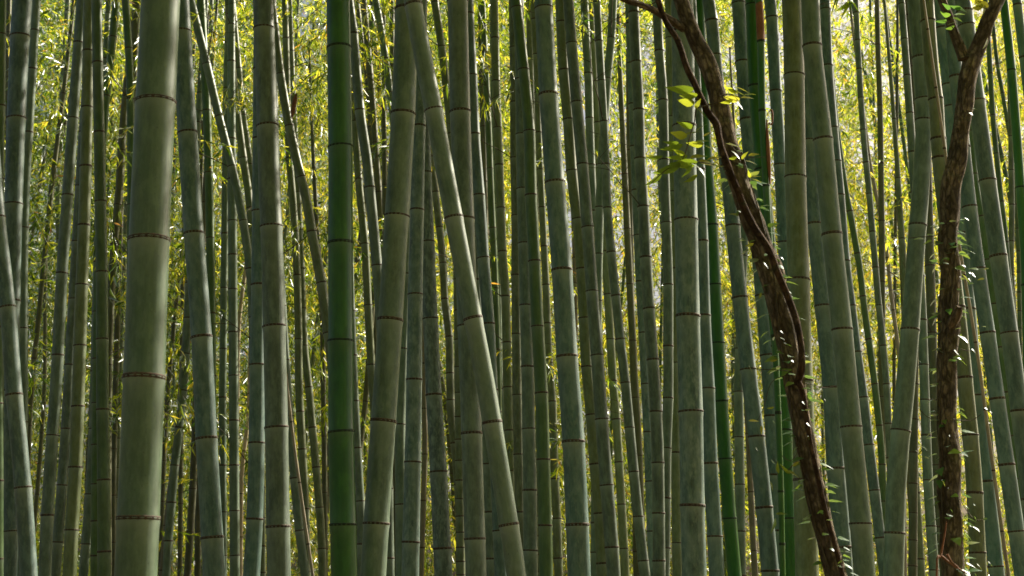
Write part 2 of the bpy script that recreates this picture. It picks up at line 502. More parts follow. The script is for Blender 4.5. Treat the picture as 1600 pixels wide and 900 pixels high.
CULMS = []
def culm(label, mat, pts, w0, w1, nodes, D=None, crown=True, group=None, cat='bamboo'):
    """pts: (x, y) along its middle line in the photograph, w0/w1: width at the top and bottom edge, nodes: rows of node rings or one spacing."""
    wm = 0.5 * (w0 + w1)
    if D is None:
        D = F * default_dia(wm) / wm
    D += random.uniform(-.04, .04)
    ys = [p[1] for p in pts]
    P, Rr = [], []
    for (x, y) in pts:
        q, t = at(x, y, D)
        P.append(q)
        Rr.append(0.5 * (w0 + (w1 - w0) * y / 900) * t / F)
    # to z-ordered list from the ground up
    P = P[::-1]; Rr = Rr[::-1]
    d0 = (P[1] - P[0]); d0 /= max(d0.z, .05)
    lean = Vector((d0.x, 0, 1))
    below = []
    z = P[0].z
    while z > 0.25:
        z -= 0.35
        k = len(below)
        prev = below[-1] if below else P[0]
        lean = Vector((lean.x * 0.86, 0, 1))
        below.append(prev - lean * 0.35)
    below.append(below[-1] - Vector((0, 0, below[-1].z + 0.12)) if below else P[0] - Vector((0, 0, P[0].z + .1)))
    rb = [Rr[0] * (1 + 0.02 * (i + 1)) for i in range(len(below))]
    d1 = (P[-1] - P[-2]); d1 /= max(d1.z, .05)
    H = max(2 * Rr[0] * 95 + 1.0, P[-1].z + 2.2)
    above, ra = [], []
    lx = d1.x
    q = P[-1].copy()
    while q.z < H:
        lx *= 0.9
        q = q + Vector((lx * 0.6, 0.012 * len(above), 0.6))
        above.append(q.copy())
    ra = [Rr[-1] * (1 - 0.7 * ((i + 1) / len(above)) ** 1.3) for i in range(len(above))]
    P = below[::-1] + P + above
    Rr = rb[::-1] + Rr + ra
    zs = np.array([p.z for p in P]); xs = np.array([p.x for p in P]); yv = np.array([p.y for p in P]); rs = np.array(Rr)
    # smooth curve through the points
    sp = spline(P, 5)
    spz = np.array([p.z for p in sp]); o_ = np.argsort(spz)
    spx = np.array([p.x for p in sp])[o_]; spy = np.array([p.y for p in sp])[o_]; spz = spz[o_]
    def pos(z):
        return Vector((float(np.interp(z, spz, spx)), float(np.interp(z, spz, spy)), float(z)))
    def rad(z):
        return float(np.interp(z, zs, rs))
    # node heights
    if isinstance(nodes, (int, float)):
        y0 = random.uniform(0, nodes)
        nodes = [y0 + k * nodes * (0.94 + 0.06 * k / 8) for k in range(40) if y0 + k * nodes < 900]
    zn = sorted(at(800, y, D)[0].z for y in nodes)
    gap = float(np.median(np.diff(zn))) if len(zn) > 2 else 0.34
    # fill holes in the seen rows where a node is hidden behind something
    full = [zn[0]]
    for b in zn[1:]:
        m = max(1, round((b - full[-1]) / gap)); a = full[-1]
        for k in range(1, m + 1):
            full.append(a + (b - a) * k / m)
    zn = full
    g = gap
    while zn[0] > 0.15:
        g = max(g * 0.93, 0.10); zn.insert(0, zn[0] - g)
    g = gap
    ztop = spz[-1]
    while zn[-1] + g < ztop:
        zn.append(zn[-1] + g); g = max(g * 0.985, .15)
    zmin, zmax = at(800, 990, D)[0].z, at(800, -90, D)[0].z
    base = pos(0.0)
    seg = 28 if wm > 50 else 20 if wm > 24 else 14 if wm > 12 else 10
    Z, FR, BN = [], [], []
    def put(z, f, bn):
        Z.append(z); FR.append(f); BN.append(bn)
    put(float(spz[0]), 1, 1)
    prev = None
    for z in zn:
        if z < spz[0] + .05 or z > ztop - .02:
            continue
        seen = zmin < z < zmax
        gp = (z - prev) if prev is not None else gap
        if seen:
            if gp > .12:
                put(z - gp * 0.62, 0.988, 1.0)
                put(z - min(.09, gp * .45), 0.99, 0.55)
                put(z - min(.035, gp * .3), 0.995, 0.2)
            put(z - 0.012, 1.030, 0.0)
            put(z, 1.045, 0.0)
            put(z + 0.012, 1.0, 1.0)
        else:
            put(z - min(.1, gp * .4), 0.99, 1.0); put(z, 1.02, 0.0); put(z + .012, 1.0, 1.0)
        prev = z
    put(float(ztop), 1, 1)
    order = np.argsort(Z, kind='stable')
    Z = [Z[i] for i in order]; FR = [FR[i] for i in order]; BN = [BN[i] for i in order]
    path = [pos(z) for z in Z]
    rr = [rad(z) * f for z, f in zip(Z, FR)]
    V, Fc, RC = tube(path, rr, seg, base)
    bn = np.repeat(np.array(BN), seg)
    th = thing('bamboo_culm', label, cat, base, group)
    link('stem', mesh_from('stem', V, Fc, BM[mat], True, [('rind', 'FLOAT_VECTOR', RC), ('below_node', 'FLOAT', bn)]), th)
    rm = RINGS['green' if mat in ('green',) else 'brown']
    for z in zn:
        if not (max(zmin, .05) < z < min(zmax, ztop - .05)):
            continue
        r = rad(z)
        a, b = pos(z - .02), pos(z + .02)
        o = link('node_ring', rm, th)
        o.rotation_mode = 'QUATERNION'
        o.rotation_quaternion = (b - a).normalized().to_track_quat('Z', 'Y')
        o.location = pos(z) - base
        hh = (0.0050 + 0.050 * r) * random.uniform(.8, 1.25)
        o.scale = (r, r, hh)
        o.rotation_quaternion = o.rotation_quaternion @ Matrix.Rotation(random.uniform(-.035, .035), 3, 'X').to_quaternion() @ Matrix.Rotation(random.uniform(0, 6.28), 3, 'Z').to_quaternion()
    if crown:
        z0 = max(zmax + 0.25, 0.45 * ztop) + random.uniform(0, 1.2)
        k = 0
        while z0 < ztop - .6 and k < (2 if D < 6.8 else 1 if random.random() < (.8 if D < 9.5 and base.x > .4 else .4) else 0):
            c = tag(link('leaf_crown', CROWNS[(len(CULMS) + k) % 4], th), None, None, None, 'stuff')
            c.location = pos(z0) - base
            c.rotation_euler = (0, 0, random.uniform(0, 6.28))
            s = random.uniform(.8, 1.15)
            c.scale = (s, s, s)
            z0 += 3.2; k += 1
    CULMS.append((th, D, pos, rad, zn))
    return th

C = culm
# left edge group
C('pale lit culm cut by the left picture edge near the bottom', 'pale', [(-6,300),(-5,500),(-4,700),(-5,900)], 18, 20, [520,672,790,862], D=12.5)
C('smooth dark green culm at the very left edge of the photo top', 'leaf', [(2,0),(0,150),(-2,300),(-4,900)], 16, 18, 118, D=9.2)
C('grey-green culm rising at the upper left corner, hidden below behind the bent-out blue culm', 'blue', [(35,0),(29,100),(22,290),(18,500),(17,830),(15,900)], 30, 22, [57,185,319,470,610,830], D=9.6)
C('blue-grey culm slanting from the left edge down to the right', 'blue', [(-14,200),(-4,340),(12,480),(22,615),(36,760),(45,900)], 22, 27, [200,340,480,617,762,905], D=8.0)
C('shaded grey culm close behind the left slanting culm, with closely set dark rings', 'grey', [(57,0),(45,200),(39,300),(36,430),(36,600),(34,900)], 14, 16, [48,108,207,356,513,660], D=10.8)
C('thin brownish culm showing in the gap beside the far left culms', 'dark', [(14,0),(13,100),(12,300),(10,600),(9,900)], 8, 10, 74, D=15)
C('thin dark stem leaning left through the leaves, left of the paired leaning culms', 'dark', [(116,0),(100,140),(80,300),(62,480),(50,600),(44,720),(40,900)], 7, 9, [52,146,195,300,415,560], D=14.5)
C('grey-green culm leaning right at its top, first of the three beside the thick left culm', 'grey', [(128,0),(114,185),(106,300),(97,425),(88,600),(82,680),(74,805),(70,900)], 16, 20, [67,185,305,427,555,680,805], D=10.5)
C('olive culm just left of the fresh green one in the left trio', 'olive', [(139,0),(137,130),(133,300),(128,445),(123,600),(118,730),(112,828),(109,900)], 17, 22, [80,168,260,352,445,540,635,730,828], D=9.6)
C('slim mid green culm standing upright left of the thickest culm', 'leaf', [(151,0),(155,207),(157,315),(159,425),(160,600),(162,750),(163,900)], 16, 21, [98,207,315,425,530,640,750,862], D=9.0)
C('grey culm half hidden behind the left trio, seen only low down', 'grey', [(122,330),(115,450),(109,560),(103,670),(97,758),(90,847),(86,900)], 12, 17, [467,570,670,758,847], D=12.0)
C('grey culm seen low between the trio and the slim green culm', 'grey', [(152,400),(149,520),(146,660),(140,772),(134,850),(130,900)], 10, 15, [580,670,772,850], D=12.8)
C('slender culm leaning right and vanishing behind the slim mid green culm', 'leaf', [(182,0),(172,100),(163,180),(157,300),(152,450),(148,900)], 12, 14, [58,150,240], D=12.5)
C('slender green culm just left of the thickest culm at the top of the photo', 'leaf', [(196,0),(203,120),(205,300),(204,600),(202,900)], 12, 14, [76,155,240,320], D=12.2)
C('thin olive culm in the gap left of the thickest culm at mid height', 'dark', [(200,120),(192,200),(186,300),(175,430),(170,560),(168,700),(168,900)], 12, 13, [235,320,382,470,570], D=13.5)
C('very thin shaded culm low in the gap left of the thickest culm', 'dark', [(186,420),(181,600),(177,750),(177,900)], 9, 10, 66, D=15.5)
C('thin culm beside the upper left flank of the thickest culm', 'dark', [(214,0),(210,90),(206,250),(204,500),(203,900)], 12, 14, 84, D=13.0)
# thick culm and neighbours
C('thickest culm of all, pale green with brown rings, in the left quarter', 'sage', [(251,0),(243,160),(236,300),(233,375),(225,590),(216,810),(212,900)], 60, 66, [-52,160,375,590,810], D=4.4)
C('blue-grey culm curving down close right of the thickest culm', 'blue', [(279,-40),(284,50),(293,208),(303,365),(315,527),(322.5,685),(331.5,840),(335,900)], 29, 35, [50,208,365,527,685,840], D=8.0)
C('dark green thin culm behind the curving blue-grey culm', 'leaf', [(314,0),(322,150),(327,300),(330,480),(333,900)], 13, 15, [87,173,270,372,490], D=12.6)
C('brownish culm leaning steeply left at its top beside the curving blue-grey one', 'grey', [(298,0),(306,33),(318,80),(342,182),(362,260),(371,300),(384,370),(391,430),(395,500),(399,900)], 13, 14, [25,100,182,260,345,420], D=12.2)
C('left one of two slim leaning culms beside the culm with a bright right edge', 'olive', [(357,0),(362,97),(370,170),(380,247),(388,300),(393,353),(397,430),(400,900)], 12, 13, [97,172,247,325,403], D=12.9)
C('right one of two slim leaning culms beside the culm with a bright right edge', 'olive', [(363,0),(373,108),(380,180),(391,257),(399,330),(406,450),(410,900)], 10, 11, [35,107,180,257,335], D=13.6)
C('slim straight culm left of centre of the gap after the curving blue-grey culm', 'grey', [(353,200),(352,300),(350,450),(348,620),(348,740),(349,900)], 11, 12, [365,450,545,621,727,800,868], D=13.2)
C('slim straight culm standing right beside another in the gap left of the bright-edged culm', 'grey', [(362,250),(363,333),(364,480),(365,600),(366,740),(367,900)], 13, 16, [345,452,519,587,657,727,798,868], D=12.4)
C('very thin stick leaning left low behind the thickest culm, first of a bundle', 'dark', [(294,240),(287,367),(278,450),(268,550),(262,620),(256,720),(250,900)], 6, 8, 57, D=16.5)
C('olive culm leaning left low at the right foot of the thickest culm', 'grey', [(296,440),(290,560),(280,668),(273,727),(268,785),(263,845),(260,900)], 12, 14, [610,668,727,785,845], D=13.0)
C('thin lit culm just touching the right flank of the thickest culm low down', 'tan', [(297,380),(292,480),(283,600),(277,680),(265,770),(252,900)], 8, 9, 62, D=14.2)
C('thin dark stem standing between the leaning olive culm and the curving blue-grey one', 'dark', [(285,480),(284,600),(283,700),(281,900)], 7, 8, 48, D=17.0)
C('thin culm at the left foot of the curving blue-grey culm', 'dark', [(309,560),(306,640),(302,750),(293,900)], 11, 12, 60, D=14.6)
C('shaded thin culm hugging the left side of the curving blue-grey culm low down', 'dark', [(310,560),(310,700),(309,900)], 9, 11, 66, D=15.2)
C('dead pale stick leaning right behind the gap left of the bright-edged culm', 'pale', [(395,330),(384,420),(376,480),(372,560),(370,900)], 6, 6, 88, D=14.8)
C('thin sunlit stick low left of the bright-edged culm', 'pale', [(391,560),(388,650),(380,717),(377,770),(376,900)], 5, 7, 60, D=15.0)
# culm with bright right edge
C('straight grey-green culm with a sunlit right edge, left of the vivid green culm', 'grey', [(411,0),(415.5,120),(421,300),(424,354),(428.5,510),(432,668),(434.5,823),(436,900)], 32, 38, [45,197,354,510,668,823], D=7.9)
C('blue-grey culm tucked left behind the culm with the sunlit right edge', 'blue', [(406,100),(405,300),(404,445),(402,570),(401,692),(398,811),(393,900)], 20, 27, [330,445,570,692,811], D=9.4)
C('slim brownish culm in the leaf gap left of the vivid green culm', 'olive', [(445,0),(448,110),(451,230),(457,300),(463,400),(466,500),(467,600),(472,700),(477,800),(479,900)], 10, 14, [60,150,247,362,430,530,643,702,795], D=13.2)
C('leaning culm running from upper left behind the vivid green culm', 'olive', [(424,0),(432,66),(438,117),(452,197),(470,277),(478,305),(487,362),(502,442),(510,500),(522,600),(540,900)], 13, 19, [116,197,277,362,442,520], D=11.0)
C('slim culm crossing under the leaning one left of the vivid green culm', 'olive', [(460,200),(470,400),(475,533),(482,600),(488,667),(497,767),(502,833),(504,900)], 10, 13, [420,482,540,605,668,793,857], D=13.6)
C('thin culm leaning right beside the foot of the culm with the sunlit edge', 'grey', [(446,560),(452,650),(460,747),(468,830),(477,900)], 12, 14, [650,747,829], D=11.8)
C('dead pale split stick leaning against the leaning thin culm low left of centre', 'pale', [(444,560),(458,683),(470,770),(480,840),(489,900)], 4, 5, 90, D=11.2)
C('thin dark stem just left of the vivid green culm', 'dark', [(497,380),(503,467),(505,600),(507,733),(508,900)], 7, 9, 82, D=14.8)
# vivid green
C('vivid smooth dark green culm, straight, left of centre', 'green', [(528.5,0),(532,230),(532,300),(532.5,533),(533,675),(536,820),(538,900)], 37, 42, [75,230,380,533,675,820], D=7.2)
C('grey culm leaning out from behind the top right of the vivid green culm', 'grey', [(545,0),(552,53),(562,172),(572,240),(578,298),(589,415),(597,520),(603,650),(607,900)], 15, 19, [53,172,293,415,530], D=10.4)
C('slim brown-grey culm close right of the vivid green culm at mid height', 'olive', [(549,80),(554,187),(562,300),(570,380),(575,477),(580,570),(588,700),(593,900)], 11, 14, [280,381,477,570,665], D=12.2)
C('thin dark stem in the leaves above the second gap right of the vivid green culm', 'dark', [(568,0),(576,90),(583,170),(588,250),(593,320),(597,430),(600,900)], 10, 11, [30,117,223,300], D=14.0)
C('slim leaning culm at the top, left of the pair that cross', 'grey', [(587,0),(595,45),(602,90),(610,150),(618,220),(624,300),(630,900)], 11, 14, [40,92,145,215], D=13.0)
C('thinnest dark stem slanting from the top beside the vivid green culm', 'dark', [(557,-10),(565,60),(573,117),(579,200),(584,300),(588,900)], 7, 8, 70, D=15.6)
C('dark straight thin culm at the top behind the left one of the crossing pair', 'dark', [(612,0),(613,120),(614,300),(615,900)], 8, 10, 80, D=14.8)
C('thin culm leaning left low right of the vivid green culm', 'dark', [(579,520),(572,617),(566,670),(561,730),(555,900)], 8, 9, 55, D=15.0)
C('slim grey culm at the right foot of the vivid green culm', 'grey', [(550,520),(554,620),(558,700),(563,783),(565,840),(563,900)], 12, 14, [700,783,850], D=11.6)
# crossing pair
C('thick grey culm leaning right at its top, left one of the crossing pair', 'grey', [(639,-30),(636,15),(630,178),(620,338),(610,500),(599,658),(588,818),(583,900)], 37, 41, [15,178,338,500,658,818], D=7.4)
C('culm leaning left at its top across its neighbour, right one of the crossing pair', 'grey', [(643,-20),(646,8),(660,85),(677.5,172),(693,255),(709,340),(724,420),(739,498),(755,580),(769,660),(795,820),(807,900)], 28, 31, [8,172,340,498,660,820], D=6.3)
C('lichen-mottled blue-grey culm standing under the crossing of the leaning pair', 'lichen', [(659,-20),(657,100),(655,200),(652,320),(649,460),(647,593),(645,722),(642,847),(641,900)], 18, 28, [90,197,328,460,593,722,847], D=9.3)
C('blue-grey culm widening downward just right of the lichen-mottled one', 'lichen', [(656,0),(661,150),(665,300),(668,378),(672.5,498),(678,617),(685,737),(691,857),(693,900)], 17, 29, [160,270,378,498,617,737,857], D=9.9)
C('green-grey culm showing low between the left leaning culm and the lichen-mottled one', 'grey', [(636,250),(634,400),(629,550),(625,663),(626,788),(627,900)], 14, 18, [428,545,663,788], D=11.0)
C('slim red-brown culm low behind the lichen-mottled culm', 'tan', [(660,480),(662,600),(664,700),(661,800),(658,900)], 8, 9, 66, D=12.6)
C('slim shaded culm low beside the foot of the left leaning culm', 'dark', [(609,620),(612,700),(615,760),(617,900)], 11, 12, 94, D=13.0)
C('upright grey culm behind the right one of the crossing pair', 'grey', [(715,-30),(715,2),(719,175),(725,342),(731,510),(737,677),(742,842),(744,900)], 32, 33, [2,175,342,509,677,842], D=8.4)
C('blue culm with a sunlit right edge emerging right of the upright grey culm', 'blue', [(731,0),(737,118),(741,210),(748.5,305),(755,403),(763.5,506),(768,600),(775,720),(780,829),(783,900)], 17, 21, [22,118,210,305,403,506,610,720,829], D=9.8)
C('grey culm seen low behind the foot of the right leaning culm', 'grey', [(742,420),(752,600),(760,700),(764,800),(767,900)], 15, 18, [650,725,800,873], D=10.8)
C('slim olive culm leaning in from the top left of the upright grey culm', 'olive', [(679,0),(690,73),(698,143),(707,230),(713,320),(720,900)], 12, 14, [4,73,143], D=12.4)
C('slim knotty culm in the leaf gap between the crossing pair', 'olive', [(668,200),(680,300),(687,360),(692,410),(695,467),(702,530),(703,583),(705,650),(710,692),(716,758),(719,830),(722,900)], 10, 14, [300,355,411,467,526,583,625,692,757,829], D=12.8)
C('very thin tan stem behind the knotty culm', 'tan', [(702,520),(710,600),(715,650),(719,720),(722,900)], 6, 7, 62, D=16.0)
# centre
C('thin shaded culm right of the upright grey culm near the top', 'dark', [(751,0),(752,100),(755,200),(757,300),(760,500),(765,900)], 9, 11, 88, D=13.8)
C('slender blue-green culm below a yellow leaf cluster at the top centre', 'leaf', [(759,112),(763,190),(767,300),(773,430),(778,600),(780,900)], 10, 12, 95, D=13.2)
C('slim olive culm, first of the close row right of the yellow leaf cluster', 'olive', [(772,0),(775,130),(780,260),(785,393),(790,463),(793,600),(796,690),(799,900)], 13, 15, [60,127,200,258,325,393,463,535,605], D=12.2)
C('slim shaded culm running beside the first of the close row', 'grey', [(774,300),(778,430),(779,536),(781,600),(785,650),(785,750),(786,900)], 10, 12, [390,463,536,608,683], D=13.4)
C('greyish culm, second of the close row at centre', 'olive', [(801,0),(803,100),(804,247),(806,337),(806,430),(807,522),(808,617),(810,710),(812,800),(814,900)], 13, 16, [160,247,337,430,522,617,710,800], D=11.8)
C('broad grey culm behind the bright green slim culm, widening low down', 'grey', [(811,0),(813,150),(816,300),(819,400),(822,500),(825,600),(826,670),(828,766),(829,900)], 15, 23, [210,295,380,477,573,670,766,860], D=10.6)
C('slim brown culm behind the top of the bright green slim culm', 'olive', [(827,0),(829,110),(832,200),(836,300),(840,900)], 11, 13, [20,94,160,230], D=13.0)
C('bright green slim culm with a sunlit right edge at centre', 'leaf', [(806,0),(818,109),(827,205),(829.5,305),(835,408),(840,510),(846,614),(849,718),(852,821),(853,900)], 17, 22, [12,109,205,305,408,510,614,718,821], D=9.4)
C('slim brown culm with close rings right of the bright green slim culm', 'olive', [(833,0),(838,100),(842,220),(847,324),(850,385),(853,445),(855,505),(858,567),(863,627),(865,687),(867,748),(870,810),(873,900)], 9, 14, [30,85,145,207,265,324,385,445,505,567,627,687,748,810,872], D=12.4)
C('thick blue-grey culm with a sunlit right edge, right of centre', 'blue', [(849,0),(857,148),(867,285),(878,422),(886,557),(896,690),(902,820),(905,900)], 28, 37, [13,148,285,422,557,690,820], D=7.8)
C('olive culm leaning left at its top, left of a pair beside the thick blue-grey one', 'olive', [(876,0),(880,100),(888,187),(893,267),(902,342),(909,420),(913,497),(917,573),(924,648),(930,725),(937,802),(942,900)], 17, 19, [35,110,187,267,342,420,497,573,648,725,802,880], D=10.8)
C('grey-green culm, right of the close pair leaning left beside the thick blue-grey one', 'grey', [(888,0),(893,68),(901,160),(910,257),(918,355),(925,455),(933,555),(940,655),(948,758),(956,855),(959,900)], 17, 22, [68,160,257,355,455,555,655,758,855], D=10.2)
C('slim grey culm with a sunlit right edge above the close pair', 'grey', [(913,0),(915,47),(919,115),(921,185),(924,270),(928,350),(934,500),(940,900)], 13, 14, [47,115,185,258,330], D=12.2)
C('slim culm leaning right at its top against the brightest gap in the leaves', 'grey', [(958,0),(955,60),(949,123),(945,187),(940,257),(937,324),(935,397),(934,470),(932,600),(930,900)], 13, 15, [60,123,187,257,324,397,470], D=11.8)
C('slim shaded culm forking away from the right-leaning one, running down to the right', 'olive', [(922,0),(925,60),(929,133),(933,190),(936,260),(940,330),(945,393),(950,467),(954,533),(958,600),(963,655),(967,722),(971,788),(975,857),(977,900)], 12, 14, [60,128,192,258,325,393,460,530,595,655,722,788,857], D=12.6)
C('slim pale grey culm leaning left, right of centre, thinner than its neighbours', 'grey', [(938,100),(944,200),(949,325),(955,394),(962,462),(969,530),(977,598),(983.5,668),(990,737),(997,807),(1005,876),(1008,900)], 12, 17, [190,257,325,394,462,530,598,668,737,807,876], D=11.2)
C('thin dark culm low between the slim pale grey culm and the lichen-spotted one', 'dark', [(982,400),(988,520),(992,600),(996,660),(1000,760),(1003,900)], 11, 12, 86, D=13.6)
C('narrow dark culm with a bright line on its right, left of a straight pair', 'dark', [(981,0),(982,100),(983,200),(984,300),(986,437),(987,503),(989,572),(992,650),(995,900)], 8, 12, [40,102,170,235,300,368,437,503,572], D=13.8)
C('straight grey culm against the brightest leaf gap, right one of a straight pair', 'grey', [(989,0),(994,97),(998,172),(1000,248),(1005,323),(1009,402),(1014,482),(1020,562),(1025,643),(1028,720),(1030,900)], 17, 20, [20,97,172,248,323,402,482,562,643,723], D=10.6)
C('lichen-spotted narrow culm beside the foot of the straight grey culm', 'lichen', [(994,320),(999,430),(1004,520),(1008,600),(1012,675),(1015,752),(1018,830),(1022,900)], 11, 15, [440,520,600,675,752,830], D=11.4)
C('grey-green culm just right of the straight pair, under the arching twig', 'grey', [(1026,0),(1030,80),(1036,157),(1038,267),(1041,348),(1044,445),(1044,541),(1044,622),(1041,700),(1040,778),(1039,856),(1038,900)], 15, 17, [0,80,157,250,348,445,541,622,700,778,856], D=10.9)
C('narrow olive culm showing as a strip left of the broad mottled grey culm', 'olive', [(1045,0),(1048,170),(1051,300),(1053,420),(1054,567),(1056,707),(1058,848),(1059,900)], 13, 17, [60,183,300,420,567,707,848], D=11.6)
C('broad mottled grey culm behind the broad leaves of the leaning trunk', 'lichen', [(1066,0),(1069,197),(1072,344),(1075,494),(1079.5,643),(1082,790),(1085,900)], 35, 39, [50,197,344,494,643,790], D=7.7)
C('deep green culm between the mottled grey culm and the leaning trunk', 'green', [(1092,0),(1098,140),(1104,250),(1112,352),(1117,445),(1122,536),(1127,627),(1133,717),(1140,810),(1148,900)], 18, 22, [70,165,260,352,445,536,627,717,810], D=9.8)
C('slim blue-grey culm right beside the broad mottled grey one', 'blue', [(1080,0),(1088,150),(1093,280),(1097,377),(1100,493),(1106,607),(1110,724),(1117,838),(1120,900)], 16, 25, [265,377,493,607,724,838], D=9.0)
C('blue-grey culm passing behind the leaning trunk from upper left to lower right', 'blue', [(1107,0),(1112,33),(1117,87),(1128,200),(1140,300),(1145,353),(1156,465),(1169,577),(1182,682),(1194,793),(1204,900)], 20, 28, [33,87,170,260,353,465,577,682,793], D=9.3)
C('slim culm low left of the foot of the leaning trunk, leaning right at its top', 'grey', [(1175,200),(1168,300),(1161,400),(1158,500),(1155,570),(1154,612),(1155,683),(1156,757),(1157,830),(1158,900)], 13, 16, [400,475,545,612,683,757,830], D=11.2)
C('thin brown culm low down left of the leaning trunk foot', 'tan', [(1164,560),(1168,650),(1171,720),(1175,810),(1180,900)], 8, 10, 86, D=12.4)
# right of the leaning trunk
C('blue-grey culm at the top right of the leaning trunk, behind the deep green one', 'blue', [(1154,0),(1160,97),(1167,187),(1175,280),(1186,400),(1196,520),(1204,620),(1209,720),(1213,820),(1217,900)], 22, 24, [6,97,187,278,370,462,555,650], D=10.2)
C('deep green culm right behind the thin green stem with a brown sheathed top', 'green', [(1175,0),(1180,135),(1190,260),(1203,400),(1215,520),(1225,640),(1230,780),(1236,900)], 21, 25, [135,265,400,540,672,810], D=9.2)
C('blue culm between the thin green stem and the broad grey-brown culm', 'blue', [(1203,0),(1206,28),(1212,143),(1219,258),(1225,379),(1231,500),(1237,640),(1243,780),(1248,900)], 19, 22, [28,143,258,379,500,620,740], D=10.4)
C('broad grey-brown culm, straight, right of the leaning trunk', 'olive', [(1237,0),(1241,118),(1243,277),(1248,437),(1252,580),(1257,720),(1261,900)], 31, 37, [-40,118,277,437,595,750], D=8.0)
C('shaded blue culm showing left of the thick curving culm right of the leaning trunk', 'blue', [(1256,0),(1260,110),(1264,220),(1273,350),(1286,478),(1299,606),(1306,732),(1316,855),(1319,900)], 22, 30, [105,220,350,478,606,732,855], D=8.8)
C('thick grey-green culm curving left at its top, right of the broad grey-brown one', 'grey', [(1266,-20),(1269,72),(1286,218),(1300,366),(1316,515),(1330,667),(1344.5,818),(1351,900)], 29, 34, [72,218,366,515,667,818], D=7.6)
C('dark blue culm along the right side of the thick curving culm', 'blue', [(1289,0),(1293,103),(1301,200),(1311,300),(1320,408),(1329,478),(1338,550),(1348,621),(1357,695),(1366,766),(1375,840),(1382,900)], 17, 17, [15,103,200,305,408,478,550,621,695,766,840], D=10.6)
C('slim olive culm leaning left in the bright leaf gap right of the thick curving culm', 'leaf', [(1296,80),(1306,190),(1320,290),(1326,320),(1335,370),(1343,417),(1350,477),(1360,550),(1369,620),(1378,720),(1384,900)], 9, 12, [190,265,330,396,463,530,600], D=12.0)
C('thin pale grey culm in the bright leaf gap, leaning left at its top', 'grey', [(1337,0),(1340,63),(1345,153),(1351,233),(1358,300),(1363,362),(1368,418),(1373,477),(1380,540),(1385,600),(1388,662),(1392,760),(1395,900)], 9, 12, [20,63,108,153,203,254,303,362,418,477,540,600,662], D=12.4)
C('thin straight dark green culm standing alone in the bright leaf gap', 'dark', [(1370,0),(1372,80),(1375,167),(1377,300),(1378,400),(1378,600),(1379,800),(1380,900)], 8, 13, [70,165,255,345,440,530,620,712,800], D=12.8)
C('very thin lit stem crossing the bright leaf gap low down', 'pale', [(1352,200),(1360,260),(1370,310),(1385,390),(1393,467),(1403,540),(1410,620),(1414,900)], 6, 7, 80, D=14.0)
C('very thin dark stem left of the swept culm beside the forked trunk', 'dark', [(1402,100),(1400,300),(1398,467),(1397,583),(1396,900)], 5, 6, 70, D=15.5)
C('brown shaded culm at the top left of the swept culm', 'dark', [(1415,0),(1421,90),(1428,180),(1431,260),(1430,420),(1426,900)], 12, 14, [25,105,190], D=10.6)
C('swept culm bowing right at mid height, left of the forked trunk', 'grey', [(1428,-20),(1433,40),(1438,90),(1443,170),(1443,230),(1439,290),(1434,352),(1428,430),(1422,515),(1415,600),(1407.5,673),(1400,760),(1398,833),(1396,900)], 24, 32, [90,155,188,352,515,673,833], D=8.8)
C('yellow-green culm overlapping the top of the swept culm and passing behind the forked trunk', 'olive', [(1448,0),(1450,33),(1457,120),(1463,163),(1466,217),(1472,290),(1482,370),(1492,450),(1501,530),(1508,600),(1517,690),(1523,770),(1529,900)], 22, 26, [33,155,217,247,380,480,590,680,770], D=7.9)
C('pale blue-grey culm behind the fork of the forked trunk', 'blue', [(1461,0),(1478,90),(1483,133),(1489,210),(1499,330),(1509,440),(1520,570),(1525,618),(1541,752),(1556,885),(1558,900)], 22, 24, [45,133,167,250,365,483,618,752,885], D=8.9)
C('wide pale blue culm right of the forked trunk, in front of its neighbours', 'blue', [(1503,-10),(1507,18),(1526,158),(1543,282),(1560,400),(1577,520),(1593,642),(1610,780),(1622,900)], 25, 28, [18,40,158,282,400,520,642,780], D=7.8)
C('blue-grey culm between the forked trunk and the wide pale blue culm', 'blue', [(1484,0),(1494,120),(1506,240),(1515,323),(1528,420),(1543,520),(1558,623),(1573,726),(1588,830),(1598,900)], 20, 26, [120,230,323,420,520,623,726,830], D=8.5)
C('narrow shaded culm between two blue culms right of the forked trunk', 'leaf', [(1505,80),(1522,272),(1533,338),(1543,406),(1553,475),(1562,543),(1573,613),(1583,681),(1592,748),(1603,820)], 11, 14, [205,272,338,406,475,543,613,681,748], D=10.8)
C('very thin pale sunlit stick slanting beside the forked trunk', 'pale', [(1480,260),(1495,360),(1507,433),(1520,507),(1534,600),(1545,683),(1557,767),(1571,867),(1576,900)], 5, 6, [330,430,535,640,735,830], D=7.0)
C('dark green culm at the top right, left one of two near the corner', 'green', [(1567,-10),(1575,60),(1584,150),(1592,260),(1597,330),(1604,450),(1612,900)], 13, 18, [-20,110,293], D=8.6)
C('blue-green culm at the top right corner of the photo', 'blue', [(1587,-10),(1590,10),(1596,60),(1603,120),(1612,250),(1620,900)], 14, 18, [8,90,170], D=8.9)
C('slim green culm in the leaves right of the forked trunk top', 'leaf', [(1541,20),(1546,90),(1552,190),(1563,300),(1570,360),(1576,430),(1584,520),(1592,900)], 8, 10, [115,180,240,315], D=12.2)
C('thin olive stem in the leaves left of the dark green corner culm', 'leaf', [(1548,0),(1557,90),(1566,143),(1574,190),(1582,240),(1587,320),(1592,420),(1598,900)], 6, 8, [100,145,190,236], D=13.0)
C('slim shaded culm along the right edge behind the wide pale blue culm', 'olive', [(1580,260),(1581,340),(1580,420),(1586,520),(1594,640),(1603,900)], 8, 11, [320,377,430], D=12.6)
